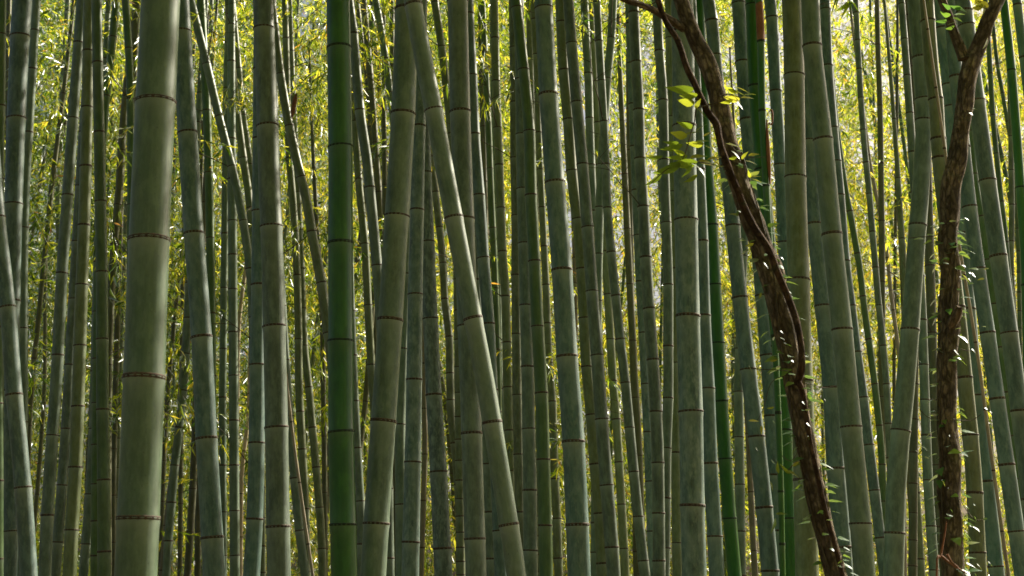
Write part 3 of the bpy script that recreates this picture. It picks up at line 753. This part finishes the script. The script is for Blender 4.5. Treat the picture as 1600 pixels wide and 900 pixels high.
# low right
C('dark culm just left of the forked trunk, running down behind it', 'dark', [(1448,220),(1451,350),(1455,480),(1458,600),(1464,750),(1468,900)], 13, 17, [300,415,520,625], D=10.4)
C('grey culm low between the swept culm and the forked trunk', 'grey', [(1434,380),(1440,480),(1443,560),(1446,650),(1450,750),(1455,830),(1460,900)], 13, 16, [500,570,680,750,822], D=10.0)
C('slim culm low beside the foot of the swept culm', 'olive', [(1422,600),(1427,700),(1434,800),(1440,900)], 9, 12, 98, D=11.8)
C('very thin dark stem at the right foot of the swept culm', 'dark', [(1416,640),(1419,740),(1423,800),(1431,900)], 5, 7, 70, D=13.5)

by_label = {o['label']: (o, D, pos, rad, zn) for (o, D, pos, rad, zn) in CULMS}
def find(words):
    return next(v for k, v in by_label.items() if words in k)

# ------------------------------------------------------------------ the thin green stem with sheaths
sth = C('thin green stem with a brown sheathed top, in front of a deep green culm', 'green',
        [(1184,-30),(1187,20),(1189,65),(1191,173),(1197,290),(1205,430),(1213,580),(1218,700),(1221,800),(1223,900)], 12, 9, [65,173,290,410,525,645,768,850], D=5.5, crown=False)
_, sD, spos, srad, szn = CULMS[-1]
def sheath(par, pos, rad, za, zb, off=0.0, fat=1.12, mat=SHEATH):
    n = 6
    path = [pos(za + (zb - za) * k / n) + Vector((off, -abs(off), 0)) for k in range(n + 1)]
    r = rad(za)
    rr = [r * fat * (1 - 0.25 * (k / n) ** 2) if off == 0 else r * fat * (0.15 + 1.0 * math.sin(math.pi * min(.95, 0.12 + k / n * .85))) for k in range(n + 1)]
    V, Fc, RC = tube(path, rr, 10, par.location)
    return link('sheath', mesh_from('sheath', V, Fc, mat), par)
zt = lambda y, D: at(800, y, D)[0].z
sheath(sth, spos, srad, zt(63, sD), zt(-40, sD), 0, 1.10)
sheath(sth, spos, srad, zt(289, sD), zt(188, sD), 0.014, 0.5)
V, Fc, RC = tube(spline([at(x, y, sD - .03)[0] for x, y in ((1201, 192), (1206, 194), (1207, 176), (1204, 171), (1207, 173))], 3), [.0035] * 13, 6, sth.location)
o = link('sheath_tip', mesh_from('sheath_tip', V, Fc, SHEATH), sth)

# dry sheath hanging on the culm that runs behind the vivid green one
th, D_, p_, r_, _z = find('leaning culm running from upper left behind the vivid')
V, Fc, RC = tube([at(x, y, D_ - .08)[0] for x, y in ((463, 146), (461, 155), (459, 166), (457, 178), (456, 186))], [.006, .018, .020, .014, .003], 8, th.location)
link('sheath', mesh_from('sheath', V, Fc, SHEATH), th)

# ------------------------------------------------------------------ broad leaves
def blade_mesh(name, mat, tint, prof, fold=0.12, droop=0.18):
    """Pointed leaf of length 1 along +x: two rows of faces either side of a sunken midrib."""
    V = []
    for (x, h) in prof:
        z = -droop * x * x
        V += [(x, h, z + fold * h), (x, 0, z), (x, -h, z + fold * h)]
    Fc = []
    for i in range(len(prof) - 1):
        a, b = 3 * i, 3 * i + 3
        Fc += [(a, a + 1, b + 1, b), (a + 1, a + 2, b + 2, b + 1)]
    return mesh_from(name, V, Fc, mat, True, [('tint', 'FLOAT', [tint] * len(V))])
BROAD = [(0, .004), (.06, .10), (.2, .22), (.38, .27), (.58, .21), (.8, .10), (1, .003)]
IVYP = [(0, .004), (.04, .20), (.16, .36), (.34, .33), (.6, .22), (.85, .09), (1, .003)]
BL = [blade_mesh('leaf', BROAD_LEAF, t, BROAD, .14, d) for t, d in ((.15, .2), (.45, .12), (.7, .25), (.95, .15))]
IL = [blade_mesh('leaf', IVY_LEAF, t, IVYP, .10, d) for t, d in ((.1, .2), (.4, .1), (.65, .25), (.95, .15))]

def put_leaf(par, base, mesh, pt, axis, normal, size):
    x = axis.normalized()
    z = (normal - x * normal.dot(x)).normalized()
    y = z.cross(x)
    M = Matrix((x, y, z)).transposed()
    o = link('leaf', mesh, par)
    o.rotation_mode = 'QUATERNION'
    o.rotation_quaternion = M.to_quaternion()
    o.location = pt - base
    o.scale = (size, size, size)
    return o

def img_leaf(par, base, mesh, x, y, D, px, ang, q):
    """Leaf whose tip points at ang degrees in the view, blade tilted by q (0 = seen edge on)."""
    p, t = at(x, y, D)
    a = math.radians(ang)
    u = Vector((math.cos(a), random.uniform(-.35, .35), math.sin(a))).normalized()
    perp = Vector((-math.sin(a), 0, math.cos(a)))
    n = Vector((0, -1, 0)) * math.sin(q) + perp * math.cos(q)
    size = px * t / F
    return put_leaf(par, base, mesh, p - u * (size * .5), u, n, size)

# ------------------------------------------------------------------ the two trees and what climbs on them
def trunk_tube(name, pts, D, par, mat, base, seg=16, amp=0.10, up=None, down=True, n_per=8, seed=0):
    """pts: (x, y, width) in the photograph."""
    P, Rr = [], []
    for k, (x, y, wd) in enumerate(pts):
        q, t = at(x, y, D[k] if isinstance(D, (list, tuple)) else D)
        P.append(q); Rr.append(.5 * wd * t / F)
    if down:
        d = (P[-1] - P[-2]); d = d / abs(d.z)
        while P[-1].z > 0.05:
            st = min(.3, P[-1].z + .12)
            d = Vector((d.x * .86, d.y, -1))
            P.append(P[-1] + d * st); Rr.append(Rr[-1] * 1.05)
    if up:
        d = (P[0] - P[1]).normalized()
        for k in range(up):
            P.insert(0, P[0] + d * .4 + Vector((0, .03 * k, .05 * k))); Rr.insert(0, Rr[0] * .94)
    sp = spline(P, n_per)
    rr = np.interp(np.linspace(0, len(P) - 1, len(sp)), np.arange(len(P)), Rr)
    ph = [(random.uniform(0, 6), random.randint(1, 5), random.uniform(3, 34)) for _ in range(11)]
    def jit(th, s):
        v = sum(math.sin(k * th + a + .25 * math.sin(f * s)) * math.sin(f * s + 2 * a + seed) / (1 + .25 * k) for a, k, f in ph)
        return amp * v / 1.7
    V, Fc, RC = tube(sp, list(rr), seg, base, jit=jit)
    o = link(name, mesh_from(name, V, Fc, mat, True, [('rind', 'FLOAT_VECTOR', RC)]), par)
    return o, sp, rr

T1D = 5.0
t1pts = [(1060,-12,22),(1074,30,25),(1090,68,26),(1107,105,27),(1121,150,29),(1132,200,31),(1147,255,32),(1167,317,34),(1184,367,36),(1201,417,37),(1213,467,35),(1224,517,34),(1236,567,34),(1244,612,30),(1254,667,31),(1267,733,32),(1281,800,32),(1297,862,33),(1308,905,34)]
b1 = at(1330, 1500, T1D)[0]; b1.z = 0
tr1 = thing('leaning_tree', 'leaning brown tree trunk wrapped by a liana and ivy, right of centre', 'tree', b1)
_, sp1, rr1 = trunk_tube('trunk', t1pts, T1D, tr1, BARK, b1, 18, .11, up=7)
trunk_tube('branch', [(940,-26,7),(975,-1,9),(1000,7,10),(1020,15,11),(1040,27,12),(1056,37,13),(1068,44,13)], [T1D - .25, T1D - .2, T1D - .15, T1D - .1, T1D - .07, T1D - .03, T1D], tr1, BARK, b1, 10, .09, up=4, down=False, n_per=6)
# crown of the leaning tree, above the picture
for k in range(3):
    c = tag(link('leaf_crown', CROWNS[k], tr1), None, None, None, 'stuff')
    c.location = sp1[0] + Vector((-.5 + .6 * k, .5 * (k - 1), -.2)) - b1
    c.scale = (.8, .8, .5)

# twigs with broad leaves
def twig(par, base, pts, D, r0=.0028):
    P = spline([at(x, y, D)[0] for x, y in pts], 5)
    rr = np.linspace(r0, r0 * .5, len(P))
    V, Fc, RC = tube(P, list(rr), 6, base)
    return link('twig', mesh_from('twig', V, Fc, TWIG), par)
TD = T1D - .18
tw = twig(tr1, b1, [(1120,160),(1100,166),(1088,170),(1085,190),(1079,210),(1073,232),(1064,252),(1040,266),(1018,286)], TD)
tw2 = twig(tr1, b1, [(1066,250),(1085,252),(1104,255),(1118,258)], TD)
leaves1 = [(1062,141,46,185,.28,0),(1072,160,28,178,.75,2),(1090,161,20,75,.8,2),(1060,211,28,172,.85,2),(1082,207,30,25,.55,1),(1100,220,26,10,.55,1),(1096,198,26,45,.35,1),
           (1091,243,28,15,.7,2),(1105,254,30,-4,.85,3),(1123,256,18,-20,.6,2),(1068,257,44,190,.5,0),(1043,266,48,208,.38,0),(1022,283,32,222,.36,0),(1022,247,30,195,.12,0),(1050,232,36,200,.4,0),(1075,268,26,240,.4,0),(1098,268,22,-40,.6,2),(1060,238,22,165,.5,1)]
leaves1 += [(1076,150,30,190,.4,1),(1098,176,24,-30,.5,2),(1070,196,30,170,.35,0),(1108,208,22,30,.5,3),(1086,226,28,185,.55,2),(1112,232,24,-20,.5,2),(1058,247,34,190,.3,0),(1092,262,28,-25,.45,1),(1116,246,24,15,.55,3),(1080,280,26,215,.4,1),(1048,224,26,185,.25,0)]
for x, y, px, a, q, m in leaves1:
    img_leaf(tw, b1, BL[m], x, y, TD + random.uniform(-.05, .05), px, a, q)
tw3 = twig(tr1, b1, [(1125,150),(1138,147),(1150,150),(1160,153)], T1D - .1)
for x, y, px, a, q, m in [(1151,141,30,-8,.35,2),(1143,154,26,175,.7,3),(1168,152,22,4,.6,3),(1160,139,26,-14,.4,3),(1140,141,24,160,.4,2),(1156,164,18,-40,.6,3),(1172,146,20,20,.4,2),(1136,160,20,200,.5,2),(1154,157,16,-60,.8,3)]:
    img_leaf(tw3, b1, BL[m], x, y, T1D - .12, px, a, q)
tw4 = twig(tr1, b1, [(1140,225),(1152,238),(1162,246),(1176,246),(1200,245)], T1D - .1, .0018)
for x, y, px, a, q, m in [(1146,226,24,-5,.6,3),(1151,241,22,-40,.5,2),(1163,242,16,60,.7,2),(1178,241,18,15,.8,3),(1174,253,20,-8,.5,3),(1181,275,18,6,.3,3),(1182,281,20,-6,.35,3),(1170,272,14,120,.5,2),(1145,247,16,200,.5,1)]:
    img_leaf(tw4, b1, BL[m], x, y, T1D - .12, px, a, q)
# leaf tufts low on the leaning tree
tw5 = twig(tr1, b1, [(1246,720),(1238,728),(1228,736),(1218,728),(1208,716)], T1D - .05, .002)
for x, y, px, a, q, m in [(1240,739,22,-18,.5,2),(1226,733,24,140,.25,1),(1215,730,20,100,.3,1),(1244,724,14,40,.6,3),(1206,760,16,-70,.6,1),(1221,802,18,10,.5,0),(1210,822,26,-100,.5,0)]:
    img_leaf(tw5, b1, BL[m], x, y, T1D - .08, px, a, q)
tw6 = twig(tr1, b1, [(1240,585),(1222,588),(1204,600),(1192,640),(1180,662)], T1D - .05, .0018)
for x, y, px, a, q, m in [(1178,657,17,2,.55,3),(1190,672,14,-80,.9,3),(1210,563,13,20,.7,3),(1204,638,12,200,.5,2),(1196,692,14,-80,.3,3),(1171,383,14,200,.7,3),(1188,462,11,250,.9,3)]:
    img_leaf(tw6, b1, BL[m], x, y, T1D - .08, px, a, q)

# liana
lb = at(1262, 1500, T1D)[0]; lb.z = 0
lia = thing('liana', 'thin red-brown liana winding down the front of the leaning trunk', 'vine', b1 + Vector((-.05, -.1, 0)))
lpts = [(1020,-30,9),(1028,0,9),(1037,27,9),(1047,45,9),(1060,65,10),(1073,105,10),(1086,132,10),(1097,157,11),(1108,178,11),(1119,194,12),(1123,212,11),(1128,233,11),(1136,255,11),(1144,277,11),(1154,300,11),(1163,325,12),(1176,352,12),(1188,370,12),(1199,385,12),(1207,402,11),(1213,420,11),(1221,440,11),(1230,462,11),(1237,480,11),(1245,505,11),(1250,530,11),(1253,555,11),(1252,577,12),(1246,598,11)]
lD = [T1D - .16 + .02 * math.sin(k * .9) for k in range(len(lpts))]
lD[-1] = T1D - .06
V0 = lia.location.copy()
trunk_tube('vine_stem', lpts, lD, lia, LIANA, V0, 10, .08, up=4, down=False, n_per=5)
trunk_tube('vine_stem', [(1246,594,10),(1254,612,9),(1260,650,8),(1266,690,8),(1277,740,8),(1290,800,8),(1304,850,8),(1318,905,8)], T1D - .11, lia, LIANA, V0, 8, .08, n_per=5)

T2D = 5.2
b2 = at(1500, 1500, T2D)[0]; b2.z = 0
tr2 = thing('forked_tree', 'brown tree trunk forking into two limbs near the top right', 'tree', b2)
t2pts = [(1564,-14,21),(1553,14,21),(1543,34,21),(1535,55,22),(1528,75,23),(1519,95,28),(1512,120,29),(1509,148,27),(1506,175,27),(1503,205,27),(1497,235,28),(1491,262,29),(1486,290,30),(1484,320,31),(1484,350,30),(1482,400,31),(1484,440,31),(1483,480,30),(1483,520,32),(1480,560,30),(1479,610,31),(1480,650,31),(1482,700,33),(1484,750,33),(1486,800,35),(1486,850,36),(1488,905,37)]
_, sp2, rr2 = trunk_tube('trunk', t2pts, T2D, tr2, BARK, b2, 18, .13, up=7, n_per=6, seed=2)
trunk_tube('branch', [(1468,-14,13),(1474,8,13),(1481,24,14),(1487,42,15),(1493,58,16),(1500,74,18),(1506,92,19)], T2D - .02, tr2, BARK, b2, 12, .12, up=5, down=False, n_per=6)
trunk_tube('branch_stub', [(1499,478,9),(1497,488,13),(1491,500,15),(1484,512,15)], [T2D - .12, T2D - .1, T2D - .07, T2D - .02], tr2, BARK, b2, 10, .15, down=False, n_per=5)
for k in range(3):
    c = tag(link('leaf_crown', CROWNS[(k + 1) % 4], tr2), None, None, None, 'stuff')
    c.location = sp2[0] + Vector((-.4 + .5 * k, .4 * (k - 1), -.1)) - b2
    c.scale = (.8, .8, .5)
# fern-like tuft by the fork and leafy twigs at the top right
tw7 = twig(tr2, b2, [(1492,48),(1484,38),(1474,32),(1462,26)], T2D - .12, .002)
for x, y, px, a, q, m in [(1476,22,26,165,.25,1),(1470,34,26,190,.3,0),(1488,36,24,20,.3,3),(1497,30,24,-12,.35,2),(1484,44,22,-160,.4,1),(1500,22,26,10,.25,1),(1503,14,28,-14,.22,0),(1492,12,26,170,.2,0),(1478,10,22,150,.3,0)]:
    img_leaf(tw7, b2, IL[min(m, 1)], x, y, T2D - .14 + random.uniform(-.05, .05), px * .7, a, q * .7)
tw8 = twig(tr2, b2, [(1552,20),(1542,14),(1530,10),(1520,6)], T2D - .1, .0018)
for x, y, px, a, q, m in [(1536,6,20,150,.8,3),(1528,12,22,200,.6,3),(1524,2,18,170,.7,3),(1538,16,18,-100,.6,3),(1541,68,24,-110,.35,3)]:
    img_leaf(tw8, b2, BL[m], x, y, T2D - .1, px, a, q)

# ivy, with each leaf an object
GL = (sdir - Vector((0, 1, .0)) * .98).normalized()      # blade facing that mirrors the sun to the eye
def ivy(name_label, sp, rr, n, zlo, zhi, loc, D, glints, floats):
    t = thing('ivy', name_label, 'ivy', loc)
    zsp = np.array([p.z for p in sp])
    stem_p = []
    for k, z in enumerate(np.arange(zlo, zhi, .1)):
        i = int(np.argmin(abs(zsp - z)))
        a = -math.pi / 2 + 1.1 * math.sin(z * 2.3)
        stem_p.append(sp[i] + Vector((math.cos(a), math.sin(a), 0)) * (rr[i] * 1.1))
    V, Fc, RC = tube(spline(stem_p, 3), [.0028] * (3 * (len(stem_p) - 1) + 1), 6, loc)
    link('vine_stem', mesh_from('vine_stem', V, Fc, TWIG), t)
    for k in range(n):
        z = random.uniform(zlo, zhi)
        i = int(np.argmin(abs(zsp - z)))
        a = random.choice([random.gauss(-math.pi / 2, 1.0), random.gauss(0, .45), random.gauss(math.pi, .45)])
        out = Vector((math.cos(a), math.sin(a), 0))
        pt = sp[i] + out * (rr[i] * random.choice((1.08, 1.12, 1.35)))
        n_ = (out * .6 + Vector((random.uniform(-.4, .4), random.uniform(-.5, .1), .8))).normalized()
        ax = (out + Vector((random.uniform(-.7, .7), random.uniform(-.5, .3), random.uniform(-.6, .25))))
        put_leaf(t, loc, random.choice(IL[:3] if random.random() < .8 else IL), pt, ax, n_, random.uniform(.024, .055))
    for (x, y, px, dz, mir) in glints:
        p, tt = at(x, y, D - dz)
        ax = Vector((random.choice((-1, 1)), random.uniform(-.2, .2), random.uniform(-.3, .05)))
        nn = GL if mir else (Vector((random.uniform(-.4, .4), -.45, .8)))
        nn = (nn + Vector((random.uniform(-.12, .12), random.uniform(-.12, .12), 0))).normalized()
        if mir and random.random() < .3: nn = (nn + Vector((.5, .1, .1))).normalized()
        s = .70 * px * tt / F
        ax = ax - nn * ax.dot(nn); ax.normalize()
        put_leaf(t, loc, random.choice(IL[1:]), p - ax * s * .5, ax, nn, s)
    for pts in floats:
        P = [at(x, y, D - dz)[0] for x, y, dz in pts]
        S = spline(P, 4)
        V, Fc, RC = tube(S, [.0014] * len(S), 5, loc)
        link('tendril', mesh_from('tendril', V, Fc, TWIG), t)
    return t

ivy('small-leaved ivy climbing the leaning trunk', sp1, rr1, 230, .3, 3.2, b1 + Vector((.05, -.12, 0)), T1D,
    [(1197,414,20,.1,1),(1219,416,20,.16,1),(1223,404,9,.1,1),(1222,519,9,.14,1),(1238,564,9,.16,1),(1223,529,12,.1,0),(1213,397,14,.1,0),(1239,584,20,.14,0),
     (1256,630,11,.14,1),(1263,640,14,.14,0),(1264,664,13,.14,1),(1264,684,10,.14,1),(1255,641,8,.14,0),(1174,578,22,.1,1),(1205,578,24,.1,0),(1281,682,9,.14,1),(1155,330,8,.1,1),
     (1281,800,16,.16,0),(1296,812,15,.16,0),(1290,834,16,.16,0),(1300,858,12,.16,1),(1312,878,12,.16,0),(1312,884,12,.2,1),(1260,606,18,.14,0),(1183,702,10,.1,1),(1210,660,12,.1,1),(1290,626,10,.1,1),(1208,722,14,.1,1)],
    [[(1236,580,.12),(1215,578,.12),(1190,577,.1),(1165,576,.1)],[(1258,598,.14),(1272,602,.12),(1290,606,.1),(1308,603,.1)],[(1250,700,.12),(1236,720,.12),(1222,712,.1)]])
ivy('small-leaved ivy with white-lit leaves on the forked trunk', sp2, rr2, 230, .3, 3.0, b2 + Vector((.05, -.13, 0)), T2D,
    [(1511,342,13,.1,1),(1506,415,14,.12,1),(1495,421,9,.12,1),(1521,419,22,.14,0),(1519,428,22,.16,1),(1502,435,12,.12,1),(1516,438,12,.14,1),(1516,443,16,.16,0),(1532,436,16,.12,0),(1540,420,14,.12,0),
     (1496,552,20,.1,1),(1523,549,17,.12,1),(1499,560,10,.12,1),(1460,525,5,.1,1),(1455,578,9,.1,1),(1453,652,11,.12,1),(1496,638,14,.12,1),(1541,638,10,.12,1),(1549,644,9,.12,1),(1548,666,10,.12,1),(1492,676,8,.12,1),
     (1446,701,17,.12,1),(1434,707,14,.12,1),(1449,715,12,.12,0),(1475,755,18,.16,1),(1482,763,6,.16,1),(1487,798,12,.16,1),(1512,793,15,.12,1),(1524,810,15,.12,1),(1538,811,13,.12,0),(1526,826,19,.12,1),(1523,789,7,.12,1),
     (1484,805,16,.18,0),(1484,681,6,.16,1),(1530,884,20,.1,1),(1547,880,18,.1,1),(1525,898,10,.1,1),(1437,564,8,.1,1),(1431,407,6,.1,1),(1457,461,6,.12,1),(1537,510,10,.12,0),(1455,366,20,.14,0),(1436,372,26,.14,0),(1448,378,22,.14,0),(1489,345,16,.16,0),(1470,349,16,.16,0),(1476,404,14,.14,0),(1460,411,14,.14,0),(1478,411,14,.16,0),(1500,452,14,.14,0),(1524,170,13,.14,0),(1517,177,13,.14,1),(1497,513,14,.14,0)],
    [[(1500,545,.1),(1512,548,.12),(1526,550,.12)],[(1490,655,.12),(1505,657,.12),(1520,656,.12),(1532,648,.12)],[(1500,780,.12),(1512,800,.12),(1524,812,.12),(1538,812,.12)],[(1437,640,.12),(1447,650,.12),(1455,654,.12)],[(1420,372,.14),(1440,370,.14),(1462,368,.14),(1482,350,.16)]])

# two pale forked dead twigs at the foot of the forked tree
dt = thing('dead_twig', 'pale dead twigs crossing the foot of the forked trunk', 'twig', b2 + Vector((-.02, -.25, 0)))
for pts in ([(1470,868,.2),(1485,880,.22),(1500,890,.24),(1512,897,.26)], [(1480,866,.22),(1487,878,.22),(1497,886,.24)], [(1470,866,.16),(1476,835,.18),(1479,815,.2)]):
    S = spline([at(x, y, T2D - dz)[0] for x, y, dz in pts], 4)
    V, Fc, RC = tube(S, list(np.linspace(.0045, .0022, len(S))), 6, dt.location)
    link('twig', mesh_from('twig', V, Fc, SHEATH), dt)
S = spline([at(1470, 868, T2D - .2)[0], at(1466, 960, T2D - .24)[0], Vector((dt.location.x - .05, dt.location.y, 0.0))], 5)
V, Fc, RC = tube(S, [.004] * len(S), 6, dt.location)
link('twig', mesh_from('twig', V, Fc, SHEATH), dt)

# yellow leaf tuft on the slender culm at the top centre
th, D_, p_, r_, _z = find('below a yellow leaf cluster')
for x, y, px, a, q, m in [(757,98,24,-70,.6,3),(763,92,26,-88,.8,3),(768,100,22,-105,.6,3),(761,108,20,250,.7,3)]:
    img_leaf(th, th.location, BL[m], x, y, D_ - .05, px, a, q)
th, D_, p_, r_, _z = find('dark blue culm along the right side')
for x, y, px, a, q, m in [(1275,540,24,-75,.6,3),(1274,534,14,-110,.6,3)]:
    img_leaf(th, th.location, BL[m], x, y, D_ - .6, px, a, q)

# ------------------------------------------------------------------ far culms among the leaves
FAR = 40
ZONES = [(205, 'left of the thickest culm'), (510, 'between the thickest and the vivid green culm'), (650, 'between the vivid green culm and the leaning pair'),
         (870, 'from the leaning pair to the thick blue-grey culm'), (1150, 'from the thick blue-grey culm to the leaning trunk'),
         (1480, 'between the leaning and the forked trunk'), (9999, 'right of the forked trunk')]
ORD = ['first', 'second', 'third', 'fourth', 'fifth', 'sixth', 'seventh', 'eighth', 'ninth', 'tenth', 'eleventh', 'twelfth']
seen = {}
for k in range(FAR):
    x = -40 + 1680 * (k + .5) / FAR + random.uniform(-12, 12)
    D = random.uniform(15.5, 27)
    dia = random.uniform(.05, .085)
    wd = F * dia / D
    ln = random.gauss(0, 34) - (x - 800) * .06
    bow = random.gauss(0, 14)
    zone = next(nm for lim, nm in ZONES if x < lim)
    seen[zone] = seen.get(zone, 0) + 1
    C('thin far culm in the leaves, %s %s' % (ORD[seen[zone] - 1], zone), random.choice(['dark', 'olive', 'leaf', 'grey', 'tan']),
      [(x + ln, 0), (x + ln * .45 + bow, 330), (x, 620), (x - ln * .3, 900)], wd * .85, wd, random.uniform(.26, .34) * F / D, D=D, crown=False,
      group='thin far bamboo culms among the leaves')

# ------------------------------------------------------------------ side branches on the culms farther back
def branch_mesh():
    V, Fc = [], []
    def arm(p0, d, L, r):
        P = [p0]
        for k in range(5):
            d = (d + Vector((random.uniform(-.12, .12), random.uniform(-.12, .12), random.uniform(-.16, .04)))).normalized()
            P.append(P[-1] + d * (L / 5))
        v, f, _ = tube(P, list(np.linspace(r, r * .45, 6)), 5, Vector((0, 0, 0)))
        o = len(V); V.extend(v); Fc.extend([tuple(i + o for i in q) for q in f])
        return P
    main = arm(Vector((0, 0, 0)), Vector((.75, 0, .66)), random.uniform(.7, 1.1), .0055)
    ends = [main[-1]]
    for k in (2, 3, 4):
        s = (-1) ** k
        P = arm(main[k], Vector((.6, s * .7, .25)), random.uniform(.25, .45), .0035)
        ends += [P[-1], P[3]]
    pts = np.array([list(e) for e in ends] + [list(main[4]), list(main[3])])
    return mesh_from('branch', V, Fc, TWIG), scatter(pts, rng.uniform(.8, 1.2, len(pts)), 'leaf_spray', lambda p: np.full(len(p), .35))
BR = [branch_mesh() for _ in range(5)]
for (th, D_, p_, r_, zn) in CULMS:
    if D_ < 10.3:
        continue
    top = at(800, -60, D_)[0].z
    zs_ = [z for z in zn if 2.6 < z < top]
    if not zs_:
        continue
    for z in zs_:
        u = (z - zs_[0]) / max(.1, zs_[-1] - zs_[0])
        if random.random() > .04 + .34 * u ** 1.8 + (.12 if D_ > 15 else 0):
            continue
        bm, lm = random.choice(BR)
        a = random.uniform(0, 6.28)
        b = link('branch', bm, th)
        b.location = p_(z) - th.location + Vector((math.cos(a), math.sin(a), 0)) * r_(z) * .8
        s = random.uniform(.55, 1.0)
        b.rotation_euler = (0, random.uniform(-.2, .25), a); b.scale = (s, s, s)
        if D_ > 11.5 and random.random() < .35 + .5 * u:
            l = tag(link('leaf_spray', lm, b), None, None, None, 'stuff')

# ------------------------------------------------------------------ foliage of the grove behind
def smooth_noise(p, s, seed):
    r = np.random.default_rng(seed)
    v = np.zeros(len(p))
    for _ in range(7):
        k = r.normal(0, 1, 3) / s
        v += np.sin(p @ k + r.uniform(0, 6.28))
    return v / 7
def grove(n_cl, per, d0, d1, zfun, sig, scl, seed):
    cy_ = rng.uniform(d0, d1, n_cl)
    cx = rng.uniform(-1, 1, n_cl) * (cy_ * .40 + 2.5)
    cz = zfun(cy_, rng.random(n_cl))
    m = rng.poisson(per, n_cl)
    i = np.repeat(np.arange(n_cl), m)
    n = len(i)
    pos = np.stack([cx[i] + rng.normal(0, sig, n), cy_[i] + rng.normal(0, sig, n), cz[i] + rng.normal(0, sig * .55, n)], -1)
    pos = pos[pos[:, 2] > .15]
    keep = smooth_noise(pos, .85, seed) + rng.normal(0, .10, len(pos)) > -.11
    pos = pos[keep]
    return pos, rng.uniform(scl[0], scl[1], len(pos))
tall = lambda d, u: .2 + u ** .86 * (1.6 + .47 * d)
P1, S1 = grove(460, 20, 14.5, 20, tall, .6, (.8, 1.2), 3)
P2, S2 = grove(1650, 22, 20, 30, tall, .8, (.92, 1.35), 4)
P3, S3 = grove(1400, 22, 30, 42, tall, 1.0, (1.45, 2.2), 5)
P0, S0 = grove(110, 20, 12.6, 15.5, lambda d, u: 3.0 + u * (.47 * d - 1.0), .55, (.85, 1.2), 6)
m_ = (P0[:, 0] < .3) & (P0[:, 0] > -6)
P0, S0 = P0[m_], S0[m_]
P4, S4 = grove(900, 20, 42, 56, lambda d, u: .2 + u * (1.6 + .46 * d), 1.3, (1.6, 2.3), 8)
m_ = rng.random(len(P4)) < np.clip(.75 - P4[:, 0] / 18, .12, 1)
P4, S4 = P4[m_], S4[m_]
PP = np.concatenate([P0, P1, P2, P3, P4]); SS = np.concatenate([S0, S1, S2, S3, S4])
# two openings in the canopy far back, where the sky blazes through
gap = np.zeros(len(PP))
for gx_, gy_, gz_, rx, ry, rz in ((2.0, 24, 9.6, 1.7, 9, 3.2), (6.2, 25, 11.6, 2.1, 9, 3.0), (2.6, 36, 13.6, 2.5, 9, 4.5), (8.8, 37, 15.5, 2.8, 9, 4.0), (3.4, 49, 18.2, 3.4, 9, 6.0), (12.2, 49, 20.5, 4.0, 9, 5.5)):
    q = ((PP[:, 0] - gx_) / rx) ** 2 + ((PP[:, 1] - gy_) / ry) ** 2 + ((PP[:, 2] - gz_) / rz) ** 2
    gap = np.maximum(gap, np.clip(1.3 - q, 0, 1))
low = np.clip((6.0 - PP[:, 2]) / 4.5, 0, 1) * .35
ok_ = rng.random(len(PP)) > np.maximum(gap * .8, low)
PP, SS = PP[ok_], SS[ok_]
fol = link('bamboo_foliage', scatter(PP, SS, 'bamboo_foliage', lambda p: .40 + .55 * smooth_noise(p, 2.0, 9) + .10 * (p[:, 0] / 5)))  # tint rises to the right: glow of the sun side put into leaf colour
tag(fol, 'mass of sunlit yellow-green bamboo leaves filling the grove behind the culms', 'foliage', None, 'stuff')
# unseen grove leaves added behind, beside and over the viewpoint to block sky fill
nb = 5200
a = rng.uniform(-1, 1, nb)
by = -rng.uniform(4, 20, nb)
PB = np.stack([a * 22, by, .3 + rng.random(nb) * 13], -1)
no = 2200
PO = np.stack([rng.uniform(-11, 11, no), rng.uniform(-5, 5, no), rng.uniform(7, 11, no)], -1)
ns = 1800
PS = np.stack([rng.choice((-1, 1), ns) * rng.uniform(10, 20, ns), rng.uniform(-4, 12, ns), .3 + rng.random(ns) * 10], -1)
PS[:, 2] *= np.where(PS[:, 0] > 0, .5, 1)
PB = np.concatenate([PB, PO, PS])
fb = link('bamboo_foliage', scatter(PB, rng.uniform(2.2, 3.2, len(PB)), 'sky_block_foliage', lambda p: np.full(len(p), .45)))
tag(fb, 'unseen bamboo leaves added around and above the viewpoint to block sky light', 'foliage', None, 'stuff')
print('sprays', len(PP), 'tris', len(fol.data.polygons), len(fb.data.polygons), 'objects', len(sc.objects))
